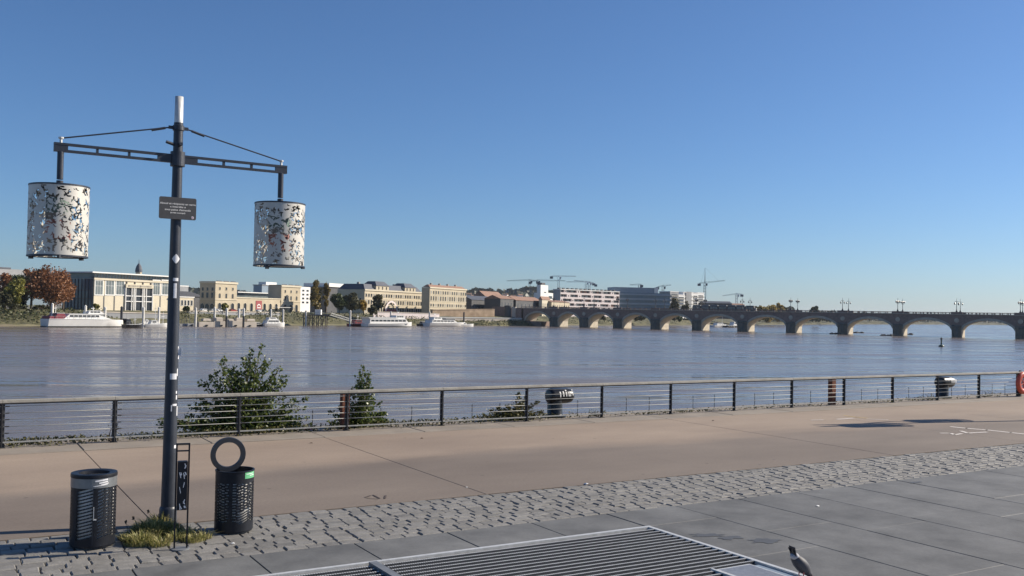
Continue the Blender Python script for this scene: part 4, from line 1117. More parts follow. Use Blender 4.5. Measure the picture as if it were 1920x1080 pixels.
# channel buoy
c = at(1765,650,WZ); by = thing('channel_buoy', 'dark green channel buoy floating before the bridge', 'buoy', (c.x,c.y,WZ))
sc_ = c.y/F
mb = MB(); mb.lathe([(0,-.4),(4.5*sc_,-.3),(5*sc_,1.2*sc_),(4*sc_,2.6*sc_),(1.5*sc_,3.4*sc_)],16); mb.build('float', M['skin'], by)
mb = MB(); mb.lathe([(1.6*sc_,3.3*sc_),(1.2*sc_,10*sc_),(1.2*sc_,17*sc_),(0,18*sc_)],10); mb.build('mast', M['skin'], by)
mb = MB(); mb.lathe([(0,12*sc_),(1.9*sc_,13*sc_),(1.9*sc_,16*sc_),(0,17.5*sc_)],10); mb.build('lantern', M['iron'], by)
# ================================================================ BUILDINGS ON THE FAR BANK
GA_ = R(65.7)
class Bld:
    """a building whose river front starts at image column px0, depth d, and ends at column px1"""
    def __init__(s, name, label, px0, d, px1, ang=GA_, z0=LZ, cat='building'):
        s.g = Vector((math.cos(ang), math.sin(ang), 0)); s.n = Vector((-s.g.y, s.g.x, 0))
        s.o = Vector((kx(px0)*d, d, z0)); s.root = thing(name, label, cat, s.o, ang); s.L = s.X(px1)
    def X(s, px, py=580, yoff=0.0):               # local x on front plane (shifted inland by yoff)
        o = s.o+s.n*yoff; k = kx(px); return (k*o.y-o.x)/(s.g.x-k*s.g.y)
    def Z(s, px, py, yoff=0.0):
        x = s.X(px, py, yoff); p = s.o+s.n*yoff+s.g*x; return atd(px, py, p.y).z-s.o.z
    def Y(s, px):                                 # depth of the left flank reaching column px
        k = kx(px); return (k*s.o.y-s.o.x)/(s.n.x-k*s.n.y)
    def zs(s, py): return atd(960+F*s.o.x/s.o.y, py, s.o.y).z-s.o.z      # height at the front left corner
    def part(s, name, m, *boxes, parent=None):
        mb = MB()
        for b in boxes: mb.box(*b)
        return mb.build(name, m, parent or s.root)
_wc = {}
def win_mesh(w, h, m, fm, arch=False, bars=0):
    key = (round(w,1), round(h,1), m.name, fm.name if fm else '', arch, bars)
    if key in _wc: return _wc[key]
    w, h = key[0], key[1]; mb = MB(); f = max(.10, w*.10)
    if arch:
        r = w/2; hh = h-r; poly = [(-r,0),(r,0)]+[(r*math.cos(R(t)), hh+r*math.sin(R(t))) for t in range(0,181,20)]
        mb.add([(x,-.03,z) for x,z in poly],[tuple(range(len(poly)))])
        if fm:
            n = 10
            for i in range(n-1):
                t0, t1 = R(i*20), R((i+1)*20)
                mb.add([(r*math.cos(t0),-.12,hh+r*math.sin(t0)),((r+f)*math.cos(t0),-.12,hh+(r+f)*math.sin(t0)),((r+f)*math.cos(t1),-.12,hh+(r+f)*math.sin(t1)),(r*math.cos(t1),-.12,hh+r*math.sin(t1)),
                        (r*math.cos(t0),-.031,hh+r*math.sin(t0)),(r*math.cos(t1),-.031,hh+r*math.sin(t1))],[(0,1,2,3),(0,3,5,4)],1)
            mb.box(-r-f,-r,-.12,-.001,0,hh,1); mb.box(r,r+f,-.12,-.001,0,hh,1)
    else:
        mb.add([(-w/2,-.03,0),(w/2,-.03,0),(w/2,-.03,h),(-w/2,-.03,h)],[(0,1,2,3)])
        if fm:
            mb.box(-w/2-f,-w/2,-.12,-.001,0,h,1); mb.box(w/2,w/2+f,-.12,-.001,0,h,1); mb.box(-w/2-f,w/2+f,-.14,-.001,h+.001,h+f,1); mb.box(-w/2-f*1.4,w/2+f*1.4,-.22,-.001,-f,-.001,1)
            for k in range(bars):
                x = -w/2+w*(k+1)/(bars+1); mb.box(x-.05,x+.05,-.09,-.032,0,h,1)
            if bars: mb.box(-w/2,w/2,-.085,-.033,h*.62,h*.62+.1,1)
    me = mb.mesh('window', [m, fm or m]); _wc[key] = me; return me
def win(b, x, z, w, h, m=None, fm=None, arch=False, bars=0, side=False, name='window', yoff=0.0, parent=None):
    o = inst(name, win_mesh(w,h,m or M['glassd'],fm,arch,bars), parent or b.root, (0 if not side else -.0, 0, 0))
    if side: o.location = (-.005, x, z); o.rotation_euler = (0,0,-math.pi/2)
    else: o.location = (x, yoff-.005, z)
    return o

# ---- modern court building
b = Bld('court_building','modern limestone court building with glazed flank and thin flat roof',175,392,324)
D_ = b.Y(118); zt = b.zs(522); zr = b.zs(510); L_ = b.L
b.part('wall', M['cream'], (0,L_,0,D_,0,zt))
b.part('glass_flank', M['glassb'], (-.35,-.01,.6,D_*.98,0.2,zt-.2))
mb = MB()
for k in range(9): y = .6+k*D_/9; mb.box(-.55,-.351,y,y+.35,0.2,zt-.2)
for z in (zt*.35,zt*.62): mb.box(-.5,-.352,.6,D_*.98,z,z+.25)
mb.build('flank_mullions', M['dark'], b.root)
b.part('attic', M['glassb'], (1.2,L_-1,1.5,D_-1,zt+.001,zr-.35)); b.part('roof', M['whiteb'], (-2.0,L_+1,-1.2,D_+1,zr-.349,zr+.15))
mb = MB()
for k in range(26): x = 1.4+k*(L_-3)/26; mb.box(x,x+.18,1.38,1.499,zt+.002,zr-.351)
mb.build('attic_mullions', M['shutter'], b.root)
b.part('cornice', M['cream'], (-.3,L_+.3,-.4,-.001,zt-.55,zt+.3))
for (x0,x1) in ((177,191),(197,212),(216.5,231),(285.5,298),(302.5,317)):
    X0, X1 = b.X(x0), b.X(x1); za, zb_ = b.Z(x0,552), b.Z(x0,526)
    win(b,(X0+X1)/2,za,X1-X0,zb_-za,M['glassl'],M['whiteb'],bars=2)
for x0 in (194,213.5,299.5): X0 = b.X(x0); b.part('wall_slot', M['dark'], (X0-.35,X0+.35,-.03,-.002,b.Z(x0,583),b.Z(x0,555)))
X0, X1 = b.X(233), b.X(283.5); zA = b.zs(583); zB = b.zs(526)
b.part('portal_void', M['glassd'], (X0,X1,-.05,-.003,.1,b.Z(255,540)))
b.part('portal_lintel', M['cream'], (X0-.2,X1+.2,-.9,-.051,b.Z(255,540),b.Z(255,533.5)))
mb = MB()
for t in (0,.22,.30,.36,.62,.68,.76,1.0): xx = X0+(X1-X0)*t; mb.box(xx-.16,xx+.16,-.7,-.052,.1,b.Z(255,540)-.01)
for py in (556,566): z = b.Z(255,py); mb.box(X0,X1,-.5,-.053,z,z+.35)
mb.build('portal_columns', M['whiteb'], b.root)
mb = MB()
for t in (.05,.35,.65,.95): xx = X0+(X1-X0)*t; mb.box(xx-.25,xx+.25,-.35,-.06,b.Z(255,533),b.Z(255,525))
mb.build('portal_posts', M['dark'], b.root)
mb = MB(); n = 22; rnd = random.Random(2)
for k in range(n):
    if k in (10,11): continue
    xx = X0+.8+(X1-X0-1.6)*k/n; mb.box(xx,xx+rnd.uniform(.18,.34),-.93,-.901,b.Z(255,538.6),b.Z(255,535.2))
mb.box(X0+(X1-X0)*.475,X0+(X1-X0)*.52,-.94,-.9015,b.Z(255,539),b.Z(255,535)); mb.build('inscription', M['dark'], b.root)
# church spire behind
c = Vector((kx(258)*620,620,LZ)); cs = thing('church_spire','dark domed church spire rising behind the court building','spire',c)
zt_ = atd(258,511,620).z-LZ; z1_ = atd(258,487,620).z-LZ; u_ = 620/F
mb = MB(); mb.lathe([(6*u_,0),(6*u_,zt_+1*u_)],8); mb.build('tower', M['lime'], cs)
mb = MB(); mb.lathe([(6.6*u_,zt_+1.01*u_),(6.2*u_,zt_+6*u_),(4.5*u_,zt_+12*u_),(2*u_,zt_+16*u_),(.7*u_,zt_+17.5*u_),(.35*u_,z1_),(0,z1_+.5)],12); mb.build('dome', M['slate'], cs)
# ---- low pieces between court and station
b = Bld('low_annex','low pale annex with dark windows just right of the lamp pole',322,430,362.5); zt = b.zs(557)
b.part('wall', M['lime'], (0,b.L,0,9,0,zt)); b.part('roof', M['whiteb'], (-.3,b.L+.3,-.3,9.3,zt+.001,zt+.4))
for k in range(6): win(b,b.L*(.08+.15*k)+1,zt*.42,b.L*.085,zt*.38,M['glassd'],M['whiteb'])
b = Bld('dark_shed','big dark roofed shed beside the station tower',336,480,386); zt = b.zs(545)
b.part('wall', M['dark'], (0,b.L,0,22,0,zt*.72)); mb = MB(); mb.add([(0-.5,-.5,zt*.72),(b.L,-.5,zt*.72),(b.L,22,zt*.72),(-.5,22,zt*.72),(-.5,11,zt),(b.L,11,zt)],[(0,1,5,4),(2,3,4,5),(3,0,4),(1,2,5)]); mb.build('roof', M['dark'], b.root)
b = Bld('pale_block','small pale flat block far behind the dark shed',336,640,352); zt = b.zs(537); b.part('wall', M['grey'], (0,b.L,0,10,0,zt)); b.part('roof_edge', M['whiteb'], (-.2,b.L+.2,-.2,10.2,zt+.001,zt+.7))
# ---- old station: two towers and an arcade
b = Bld('station_building','cream stone station with two square towers joined by an arcade',402.8,452,562.5)
zt = b.zs(528.5); W_ = b.Y(373.5); xA, xB, xC = b.X(443.3), b.X(526.7), b.L
b.part('tower', M['lime2'], (0,xA,0,W_,0,zt)); b.part('tower', M['lime2'], (xB,xC,0,W_*.9,0,zt))
za = b.Z(480,560); b.part('arcade', M['lime2'], (xA+.01,xB-.01,.3,W_*.8,0,za)); b.part('arcade_parapet', M['cream'], (xA+.01,xB-.01,.0,.6,za+.001,za+.5))
for (x0,x1,y1) in ((0,xA,W_),(xB,xC,W_*.9)):
    b.part('string_course', M['cream'], (x0-.25,x1+.25,-.25,-.002,zt*.40,zt*.40+.4)); b.part('cornice', M['cream'], (x0-.4,x1+.4,-.4,-.003,zt-.7,zt+.25))
    b.part('roof', M['tile'], (x0+.3,x1-.3,.3,y1-.3,zt+.002,zt+.35))
    b.part('parapet_blocks', M['slate'], *[(x0+(x1-x0)*t,x0+(x1-x0)*(t+.22),.02,.28,zt+.2505,zt+.7) for t in (.06,.39,.72)])
    for t in (.2,.5,.8):
        x = x0+(x1-x0)*t; win(b,x,zt*.74,1.0,zt*.09,M['glassd'],M['cream']); win(b,x,zt*.46,1.2,zt*.16,M['glassd'],M['cream'],True); win(b,x,.3,2.2,zt*.28,M['glassd'],M['cream'],True)
b.part('flank_string', M['cream'], (-.25,-.002,0,W_,zt*.40,zt*.40+.4)); b.part('flank_cornice', M['cream'], (-.4,-.003,0,W_,zt-.7,zt+.25))
for t in (.18,.5,.8):
    y = W_*t; win(b,y,zt*.70,1.2,zt*.11,M['glassd'],M['cream'],side=True); win(b,y,zt*.46,1.4,zt*.18,M['glassd'],M['cream'],side=True); win(b,y,.3,2.4,zt*.25,M['glassd'],M['cream'],True,side=True)
for px in (448,460,472,496.5,507.5,518.5): win(b,b.X(px),.3,2.0,za*.62,M['glassd'],M['cream'],True,yoff=.3)
X0, X1 = b.X(480), b.X(491); b.part('red_banner', M['redp'], (X0,X1,.1,.28,.2,za*.85))
mb = MB(); r_ = (X1-X0)*.3; xm = (X0+X1)/2
for i in range(9): t0, t1 = R(i*20), R(i*20+20); mb.add([(xm+r_*q*math.cos(t),.08,za*.42+r_*q*math.sin(t)) for t,q in ((t0,1),(t0,.6),(t1,.6),(t1,1))],[(0,3,2,1)])
mb.box(xm-r_,xm+r_,.07,.0995,za*.3,za*.37); mb.build('banner_print', M['whiteb'], b.root)
b.part('awning', M['whiteb'], (b.X(508),b.X(541),-4,-1,2.6,2.8))
b.part('terrace_posts', M['dark'], *[(x,x+.15,-3.9,-3.75,0,2.6) for x in (b.X(509),b.X(524),b.X(540))])
# glazed hall behind arcade
b2 = Bld('glazed_hall','low modern hall with white roof behind the station arcade',442,500,518); zt = b2.zs(546); b2.part('wall', M['bluegrey'], (0,b2.L,0,12,0,zt-.7)); b2.part('roof', M['whiteb'], (-1,b2.L+1,-2,13,zt-.699,zt-.2)); b2.part('glazing', M['glassl'], (.5,b2.L-.5,-.05,-.002,zt*.62,zt*.85))
b2 = Bld('grey_flats','grey modern flats with pale penthouse behind the station',490,600,530); zt = b2.zs(535); b2.part('wall', M['bluegrey'], (0,b2.L,0,b2.Y(474),0,zt)); b2.part('penthouse', M['whiteb'], (b2.L*.3,b2.L*.8,2,8,zt+.001,zt+2.4)); b2.part('roof_edge', M['grey'], (-.4,b2.L+.4,-.4,b2.Y(474)+.4,zt+.002,zt+.5))
b2 = Bld('white_flats','small white flats with balconies between station and poplars',562,620,581); zt = b2.zs(537.5); b2.part('wall', M['whiteb'], (0,b2.L,0,12,0,zt))
for r in range(4):
    for q in (.3,.72): win(b2,b2.L*q,zt*.35+r*zt*.155,b2.L*.22,zt*.07,M['glassd'],None)
b2 = Bld('white_roofed_block','white roofed modern block behind the poplars',610,640,646); zt = b2.zs(530.5); b2.part('wall', M['dark'], (0,b2.L,0,20,0,zt-2.5)); b2.part('roof', M['whiteb'], (b2.L*.1,b2.L*.9,-1,20,zt-2.49,zt))
# ---- long mansard building
b = Bld('mansard_building','long pale stone building with slate pavilion roofs and rows of windows',683,560,790.5)
zt = b.zs(542.5); W_ = b.Y(632); b.part('wall', M['lime'], (0,b.L,0,W_,0,zt)); b.part('cornice', M['cream'], (-.4,b.L+.4,-.5,-.002,zt-.7,zt+.2))
def hip(b, x0,x1,y0,y1,z0,z1,ins,name='roof',m='slate'):
    mb = MB(); mb.add([(x0,y0,z0),(x1,y0,z0),(x1,y1,z0),(x0,y1,z0),(x0+ins,y0+ins,z1),(x1-ins,y0+ins,z1),(x1-ins,y1-ins,z1),(x0+ins,y1-ins,z1)],[(0,1,5,4),(1,2,6,5),(2,3,7,6),(3,0,4,7),(4,5,6,7)]); return mb.build(name, M[m], b.root)
rf = hip(b, .2, b.L-.2, .2, W_-.2, zt+.201, zt+3.4, 2.6)
for p0,p1,py in ((703,727,527),(757,777,531)):
    x0,x1 = b.X(p0),b.X(p1); zp_ = b.Z(p0,py); b.part('pavilion', M['lime'], (x0,x1,-.5,9,zt+.202,zt+.2+(zp_-zt)*.45)); hip(b, x0-.4,x1+.4,-.9,9.5,zt+.203+(zp_-zt)*.45,zp_,2.6,'pavilion_roof')
    for t in (.2,.5,.8): win(b,x0+(x1-x0)*t,zt+.5,1.0,(zp_-zt)*.3,M['glassd'],M['cream'],yoff=-.5)
for k in range(6): b.part('chimney', M['shutter'], (b.L*(.1+.15*k),b.L*(.1+.15*k)+1.1,W_*.45,W_*.45+1.5,zt+2,zt+4.6))
nc = 24
for k in range(nc):
    x = b.L*(k+.6)/nc
    for z,h in ((.70,.13),(.40,.17),(.06,.19)): win(b,x,zt*z,1.6,zt*h,M['glassd'] if (k*7+int(z*10)) % 4 else M['shutter'],M['cream'])
for t in (.33,.61): b.part('string_course', M['cream'], (-.2,b.L+.2,-.2,-.0025,zt*t,zt*t+.3))
b.part('red_porch', M['redp'], (b.X(720),b.X(741),-1.2,-.1,0,zt*.2))
mb = MB(); xm = (b.X(720)+b.X(741))/2; r_ = (b.X(741)-b.X(720))/2
for i in range(12): t0,t1 = R(i*15),R(i*15+15); mb.add([(xm+r_*q*math.cos(t),-1.3,zt*.12+r_*.9*q*math.sin(t)) for t,q in ((t0,1.1),(t0,.9),(t1,.9),(t1,1.1))],[(0,3,2,1)])
mb.build('porch_arch', M['pinkw'], b.root)
for k in range(5): win(b,W_*(.15+.17*k),zt*.5,1.2,zt*.14,M['glassd'],M['lime'],side=True)
# ---- regular block
b = Bld('corner_block','pale yellow stone block with four even rows of windows',805,585,873.5)
zt = b.zs(538.5); W_ = b.Y(790); b.part('wall', M['lime2'], (0,b.L,0,W_,0,zt)); b.part('cornice', M['cream'], (-.4,b.L+.4,-.5,-.002,zt-.6,zt+.25)); hip(b,.2,b.L-.2,.3,W_-.3,zt+.251,zt+1.8,2.0,m='tile')
for k in range(4): b.part('chimney', M['shutter'], (b.L*(.12+.22*k),b.L*(.12+.22*k)+1.2,W_*.4,W_*.4+1.2,zt+1,zt+2.8))
nc = 16
for k in range(nc):
    x = b.L*(k+.6)/nc
    for r,(z,h) in enumerate(((.76,.12),(.52,.16),(.30,.10),(.03,.17))): win(b,x,zt*z,1.5,zt*h,M['shutter'] if (k+r) % 4 == 0 else M['glassd'],M['cream'])
for t in (.27,.49,.72): b.part('string_course', M['cream'], (-.2,b.L+.2,-.2,-.0025,zt*t,zt*t+.25))
# ---- generic lower houses toward the bridge
def house(name, label, px0, d, px1, ytop, wm, roof=None, rows=2, cols=5, side=None, depth=12, ang=GA_, rh=2.5, wmat=None, ww=1.1, z0=LZ):
    b = Bld(name, label, px0, d, px1, ang, z0); zt = b.zs(ytop); W_ = b.Y(side) if side else depth
    b.part('wall', M[wm], (0,b.L,0,W_,0,zt))
    if roof:
        mb = MB(); mb.add([(-.4,-.4,zt+.001),(b.L+.4,-.4,zt+.001),(b.L+.4,W_+.4,zt+.001),(-.4,W_+.4,zt+.001),(-.4,W_/2,zt+rh),(b.L+.4,W_/2,zt+rh)],[(0,1,5,4),(2,3,4,5),(3,0,4),(1,2,5)]); mb.build('roof', M[roof], b.root)
    for r in range(rows):
        for c_ in range(cols): win(b,b.L*(c_+.5)/cols,zt*(.10+.86*r/rows),min(ww,b.L/cols*.5),zt*.5/rows,wmat or M['glassd'],None)
    return b
house('dark_terrace','long low dark building right of the yellow stone block',884,640,938,562,'dark','slate',1,10,rh=3)
house('red_gabled_house','red tile roofed house with white gable above the quay wall',912,700,946,558,'pinkw','tile',1,4,rh=5)
house('grey_terrace','dark grey terrace of houses left of the bridge end',938,640,967,560,'dark','tile',2,5)
house('tile_roofed_terrace','low tile roofed terrace behind the bridge end',967,660,1016,563,'dark','tile',2,7,rh=3)
house('cream_house','small cream house behind the start of the bridge',1016,690,1031,562,'cream','tile',2,4,side=1010)
house('yellow_row','row of low yellowish houses before the pink apartment block',1034,700,1068,566,'lime2','tile',2,8,rh=1.5)
b = house('concrete_tower','narrow pale concrete tower with dark rooftop box',1013,780,1027,534,'whiteb',None,0,0,side=1006); b.part('rooftop_box', M['dark'], (b.L*.3,b.L*.75,1,5,b.zs(534)+.001,b.zs(529.5)))
for k in range(3): win(b,b.L*.6,b.zs(534)*(.35+.2*k),b.L*.3,.8,M['glassd'])
house('ribbed_building','pale modern building with dark bands beside the concrete tower',1025,800,1038,549,'whiteb',None,4,1,ww=20)
# ---- pink and white apartment block with loggias
AA = R(45)
b = Bld('pink_apartments','pale pink apartment block with dark recessed balconies in five rows',1050,760,1161,AA); zt = b.zs(543); W_ = b.Y(1036.5); L_ = b.L
b.part('wall', M['dark'], (0.3,L_-.3,1.6,W_,0,zt-.3)); b.part('flank', M['grey'], (0,.299,0,W_,0,zt)); b.part('end_wall', M['pinkw'], (L_-.299,L_,0,W_,0,zt)); b.part('roof', M['whiteb'], (-.3,L_+.3,-.3,W_+.3,zt+.001,zt+.6))
NR = 6; fh = zt/NR
rnd = random.Random(6)
for r in range(NR):
    b.part('floor_band', M['pinkw'], (.3,L_-.3,0,1.599,r*fh+fh*.0,r*fh+fh*.42))
    x = .3; c_ = 0
    while x < L_-2:
        wd = rnd.choice((3.2,4.5,6.0)); 
        if (c_+r) % 3 == 0: pn = b.part('facade_panel', M['pinkw'], (x,x+wd*.7,.02,1.598,r*fh+fh*.4201,r*fh+fh*.9995)); win(b,x+wd*.35,r*fh+fh*.5,1.2,fh*.3,M['glassd'],yoff=.02)
        else: b.part('loggia_glass', M['glassl'] if rnd.random() < .75 else M['tile'], (x+.3,x+wd*.6,1.5,1.597,r*fh+fh*.4202,r*fh+fh*.9))
        x += wd; c_ += 1
for k in range(14): b.part('roof_unit', M['dark'], (L_*(k+.3)/14,L_*(k+.3)/14+2.0,3,5,zt+.601,zt+1.7))
# ---- blue glass offices
b = Bld('glass_offices','long blue glass office building with pale floor bands behind the bridge',1152,820,1256,R(12)); zt = b.zs(548); L_ = b.L; zu = b.zs(538)
b.part('glass_body', M['glassb'], (0,L_,0,20,0,zt)); b.part('upper_storey', M['bluegrey'], (-.5,b.X(1233),1,19,zt+.001,zu))
for r in range(5): b.part('floor_band', M['bluegrey'], (-.3,L_+.3,-.5,-.002,zt*(.14+.19*r),zt*(.14+.19*r)+1.5))
for k in range(30): b.part('mullion', M['bluegrey'], (L_*(k+.5)/30,L_*(k+.5)/30+.15,-.2,-.0021,0.1,zt*.13))
b.part('white_corner', M['whiteb'], (b.X(1233)-3,b.X(1233)+.5,.5,.99,zt+.002,zu+.4))
# ---- white stepped blocks
for i,(p0,p1,yt,m_,lab) in enumerate(((1256,1272,547,'grey','grey and white block stepping down right of the offices'),(1270,1284,553,'whiteb','low white balconied block next to the offices'),(1281,1299,548,'whiteb','white apartment block with slanted dark panels'),(1298,1309,550,'whiteb','narrow white apartment block near the tall crane'),(1307,1320,549,'whiteb','white banded apartment block left of the tall crane'))):
    b = Bld('white_apartments',lab,p0,860+i*12,p1,R(45)); zt = b.zs(yt); b.part('wall', M[m_], (0,b.L,0,12,0,zt)); b.part('roof_edge', M['whiteb'], (-.2,b.L+.2,-.2,12.2,zt+.001,zt+.5))
    for r in range(6): b.part('balcony', M['shutter'], (b.L*.08,b.L*.92,-.9,-.01,zt*(.1+.145*r),zt*(.1+.145*r)+.9)); win(b,b.L*.5,zt*(.1+.145*r)+1,b.L*.7,1.0,M['glassd'])
    if i == 2: b.part('dark_panel', M['grey'], (b.L*.2,b.L*.75,-.95,-.91,zt*.55,zt*1.03))
house('dark_depot','low dark depot roof line behind the tram',1320,900,1372,568,'dark','slate',1,6,ang=R(10),rh=2)
house('grey_annex','low grey industrial shed with pale roof behind the tram',1352,930,1396,571,'grey','tile',1,5,ang=R(10),rh=1.5)
# left end background
b = Bld('pale_flats','grey flat roofed flats behind the autumn trees at the left edge',-30,470,48); zt = b.zs(502); b.part('wall', M['grey'], (0,b.L,0,14,0,zt)); b.part('roof_edge', M['slate'], (-.2,b.L*.6,-.2,14.2,zt+.001,zt+.8))
for r in range(4):
    for c_ in range(8): win(b,b.L*(c_+.5)/8,zt*(.1+.22*r),1.5,1.4,M['glassd'])
# scattered houses on the hillside
for i,(px,py,d) in enumerate(((880,552,1650),(887,556,1560),(893,553,1700),(900,557,1600),(905,549,1800),(921,551,1750),(934,556,1600),(948,553,1720),(962,556,1650),(975,554,1700))):
    p = atd(px,py,d); rt = thing('hillside_house', f'tiny pale house on the wooded hill, {["first","second","third","fourth","fifth","sixth","seventh","eighth","ninth","tenth"][i]} from the left', 'house', (p.x,p.y,p.z-6), .4*i)
    MB().box(-4,4,-4,4,-6,6).build('wall', M['whiteb' if i % 2 else 'lime'], rt); mb = MB(); mb.add([(-4.5,-4.5,6.01),(4.5,-4.5,6.01),(4.5,4.5,6.01),(-4.5,4.5,6.01),(-4.5,0,8.5),(4.5,0,8.5)],[(0,1,5,4),(2,3,4,5),(3,0,4),(1,2,5)]); mb.build('roof', M['tile'], rt)

# ================================================================ QUAY WALLS OF THE FAR BANK
def wall_run(name, label, px0, px1, off, zb0, zt0, zb1, zt1, m, thick=1.0, coping=None):
    d0, d1 = bank_d(px0), bank_d(px1); p0 = Vector((kx(px0)*d0,d0,0))+NIN*off; p1 = Vector((kx(px1)*d1,d1,0))+NIN*off
    dv = p1-p0; L_ = dv.length; ang = math.atan2(dv.y,dv.x); rt = thing(name, label, 'wall', (p0.x,p0.y,0), ang)
    mb = MB(); n = max(1,int(L_/7))
    for k in range(n):
        t0, t1 = k/n, (k+1)/n; x0, x1 = L_*t0+.03, L_*t1-.03
        mm = MB(); mm.add([(x0,0,zb0+(zb1-zb0)*t0),(x1,0,zb0+(zb1-zb0)*t1),(x1,0,zt0+(zt1-zt0)*t1),(x0,0,zt0+(zt1-zt0)*t0),(x0,thick,zb0+(zb1-zb0)*t0),(x1,thick,zb0+(zb1-zb0)*t1),(x1,thick,zt0+(zt1-zt0)*t1),(x0,thick,zt0+(zt1-zt0)*t0)],[(0,1,2,3),(5,4,7,6),(3,2,6,7),(1,5,6,2),(4,0,3,7)])
        mm.build('wall_bay', M[m], rt)
    if coping:
        mb = MB(); mb.add([(0,-.2,zt0+.01),(L_,-.2,zt1+.01),(L_,thick+.2,zt1+.01),(0,thick+.2,zt0+.01),(0,-.2,zt0+.4),(L_,-.2,zt1+.4),(L_,thick+.2,zt1+.4),(0,thick+.2,zt0+.4)],[(4,5,6,7),(0,1,5,4),(1,2,6,5),(2,3,7,6),(3,0,4,7)]); mb.build('coping', M[coping], rt)
    return rt
wall_run('upper_quay_wall','tan stone quay wall rising toward the bridge end',856,972,17,-1.5,3.6,-1.5,4.7,'quaywall',2.5,'quaywall')
wall_run('lower_quay_wall','lower beige quay wall with pale parapet at the water before the bridge',848,1003,9,-4.4,-.75,-4.4,-.7,'palewall',3.0,'whiteb')
wall_run('white_hoarding','long pale hoarding wall above the moored passenger boats',733,856,12,-2.2,1.9,-2.4,1.3,'pinkw',.6,'palewall')
wall_run('grey_quay_wall','grey sloping quay wall below the court building',196,362,9,-4.6,.1,-4.6,-.4,'grey',1.5,'palewall')
wall_run('terrace_wall','low grey terrace wall in front of the station arcade',400,570,15,-2.2,.9,-2.2,.7,'grey',1.0,'palewall')
# ================================================================ FAR TREES
LEAF = {
 'rust': leafmat('rust_leaf', (.13,.055,.025), (.34,.15,.06), trans=.3),
 'green': leafmat('green_leaf', (.03,.05,.016), (.09,.11,.035), trans=.2),
 'yellowgreen': leafmat('yellowgreen_leaf', (.10,.11,.02), (.30,.27,.055), trans=.35),
 'yellow': leafmat('yellow_leaf', (.22,.14,.02), (.50,.34,.07), trans=.3),
 'olive': leafmat('olive_leaf', (.045,.05,.022), (.12,.11,.045), trans=.2),
 'poplar': leafmat('poplar_leaf', (.12,.095,.028), (.32,.24,.07), trans=.3),
 'gold': leafmat('gold_leaf', (.20,.15,.045), (.48,.37,.13), trans=.35)}
def tree(name, label, px, d, ytop, wpx, kind, seed, base=LZ, n=1500, low=.15, tall=False, blobs=16, group='trees on the far bank'):
    rnd = random.Random(seed); c = Vector((kx(px)*d,d,base)); Ht = atd(px,ytop,d).z-base; rw_ = wpx/F*d/2
    rt = thing(name, label, 'tree', c, 0, group)
    z0 = Ht*low; cz = (z0+Ht)/2; rz = (Ht-z0)/2
    mbt = MB(); mbt.path([Vector((0,0,-.5)),Vector((.1*rw_*.2,0,Ht*.3)),Vector((0,0,Ht*.62)),Vector((0,0,Ht*.9))],[Ht*.024+.08,Ht*.019+.05,Ht*.011+.03,.03],7)
    mbl = MB(); B_ = []
    for i in range(blobs):
        v = rndvec(rnd)*rnd.uniform(.35,.86); p = Vector((v.x*rw_, v.y*rw_, cz+v.z*rz)); 
        if tall: f_ = 1-.75*max(0,(p.z-cz)/rz)**1.5; p.x *= f_; p.y *= f_
        r_ = rnd.uniform(.26,.46)*min(rw_,rz); B_.append((p,r_))
        s = Vector((0,0,max(z0*.8,p.z*.55))); mbt.path([s,(s+p)*.5+Vector((0,0,-.1*rz)),p],[Ht*.009+.03,Ht*.006+.02,.02],5)
    ls = max(.8, min(2.2, 4.0*d/F))
    for i in range(int(n*1.7)):
        p,r_ = rnd.choice(B_); v = rndvec(rnd)*r_*rnd.uniform(.45,1.15)
        leaf(mbl, p+Vector((v.x,v.y,v.z*1.1)), ls*rnd.uniform(.6,1.25), rnd, .25, .85)
    mbt.build('trunk', M['bark'], rt); mbl.build('crown', LEAF[kind], rt, kind='stuff')
    return rt
T = tree
T('autumn_tree','largest rust red autumn tree left of the court building',94,372,498,92,'rust',1,n=5200,blobs=34,low=.10)
T('autumn_tree','rounded orange brown tree touching the court building flank',118,380,512,46,'rust',2,n=2200,low=.08)
T('autumn_tree','rust red tree at the left edge behind the yellow one',4,365,512,48,'rust',3,n=2200,low=.08)
T('autumn_tree','slender rust top behind the dark green tree at left',58,385,496,40,'rust',31,n=1700,low=.10)
T('green_tree','dark green tree between the rust red trees',38,378,503,48,'green',4,n=2400,low=.05)
T('yellow_tree','bright yellow green tree on the bank near the left edge',27,356,518,38,'yellowgreen',5,n=2300,low=.05)
T('green_tree','low dark green tree at the far left edge',-6,352,545,60,'olive',6,n=1700,low=.03)
T('bank_bush','rounded olive bush above the water at the left edge',18,343,570,70,'olive',7,n=1400,low=.02)
T('bank_bush','dark bush behind the stern of the big white ship',78,355,572,50,'olive',8,n=1000,low=.02)
T('yellow_tree','small yellow tree beside the court building corner',180,385,568,16,'yellowgreen',9,n=420)
T('yellow_tree','small yellow green tree before the station tower',421,432,568,14,'yellowgreen',10,n=500)
T('green_tree','small dark tree on the quay right of the lamp pole',349,408,574,14,'green',101,n=380)
T('poplar_tree','taller left poplar with thin brown top by the station',591,505,517.5,22,'poplar',11,n=1500,tall=True,blobs=24,low=.05)
T('poplar_tree','slim golden poplar right of the taller one',611,510,520,15,'poplar',12,n=1200,tall=True,blobs=22,low=.05)
T('poplar_tree','sparse brown poplar leaning on the taller poplar',598,520,524,14,'olive',13,n=700,tall=True,blobs=14,low=.05)
T('green_tree','broad green tree left of the mansard building',636,500,550,36,'green',14,n=1500)
T('green_tree','dark olive tree in front of the mansard building flank',659,505,549,38,'olive',15,n=1500)
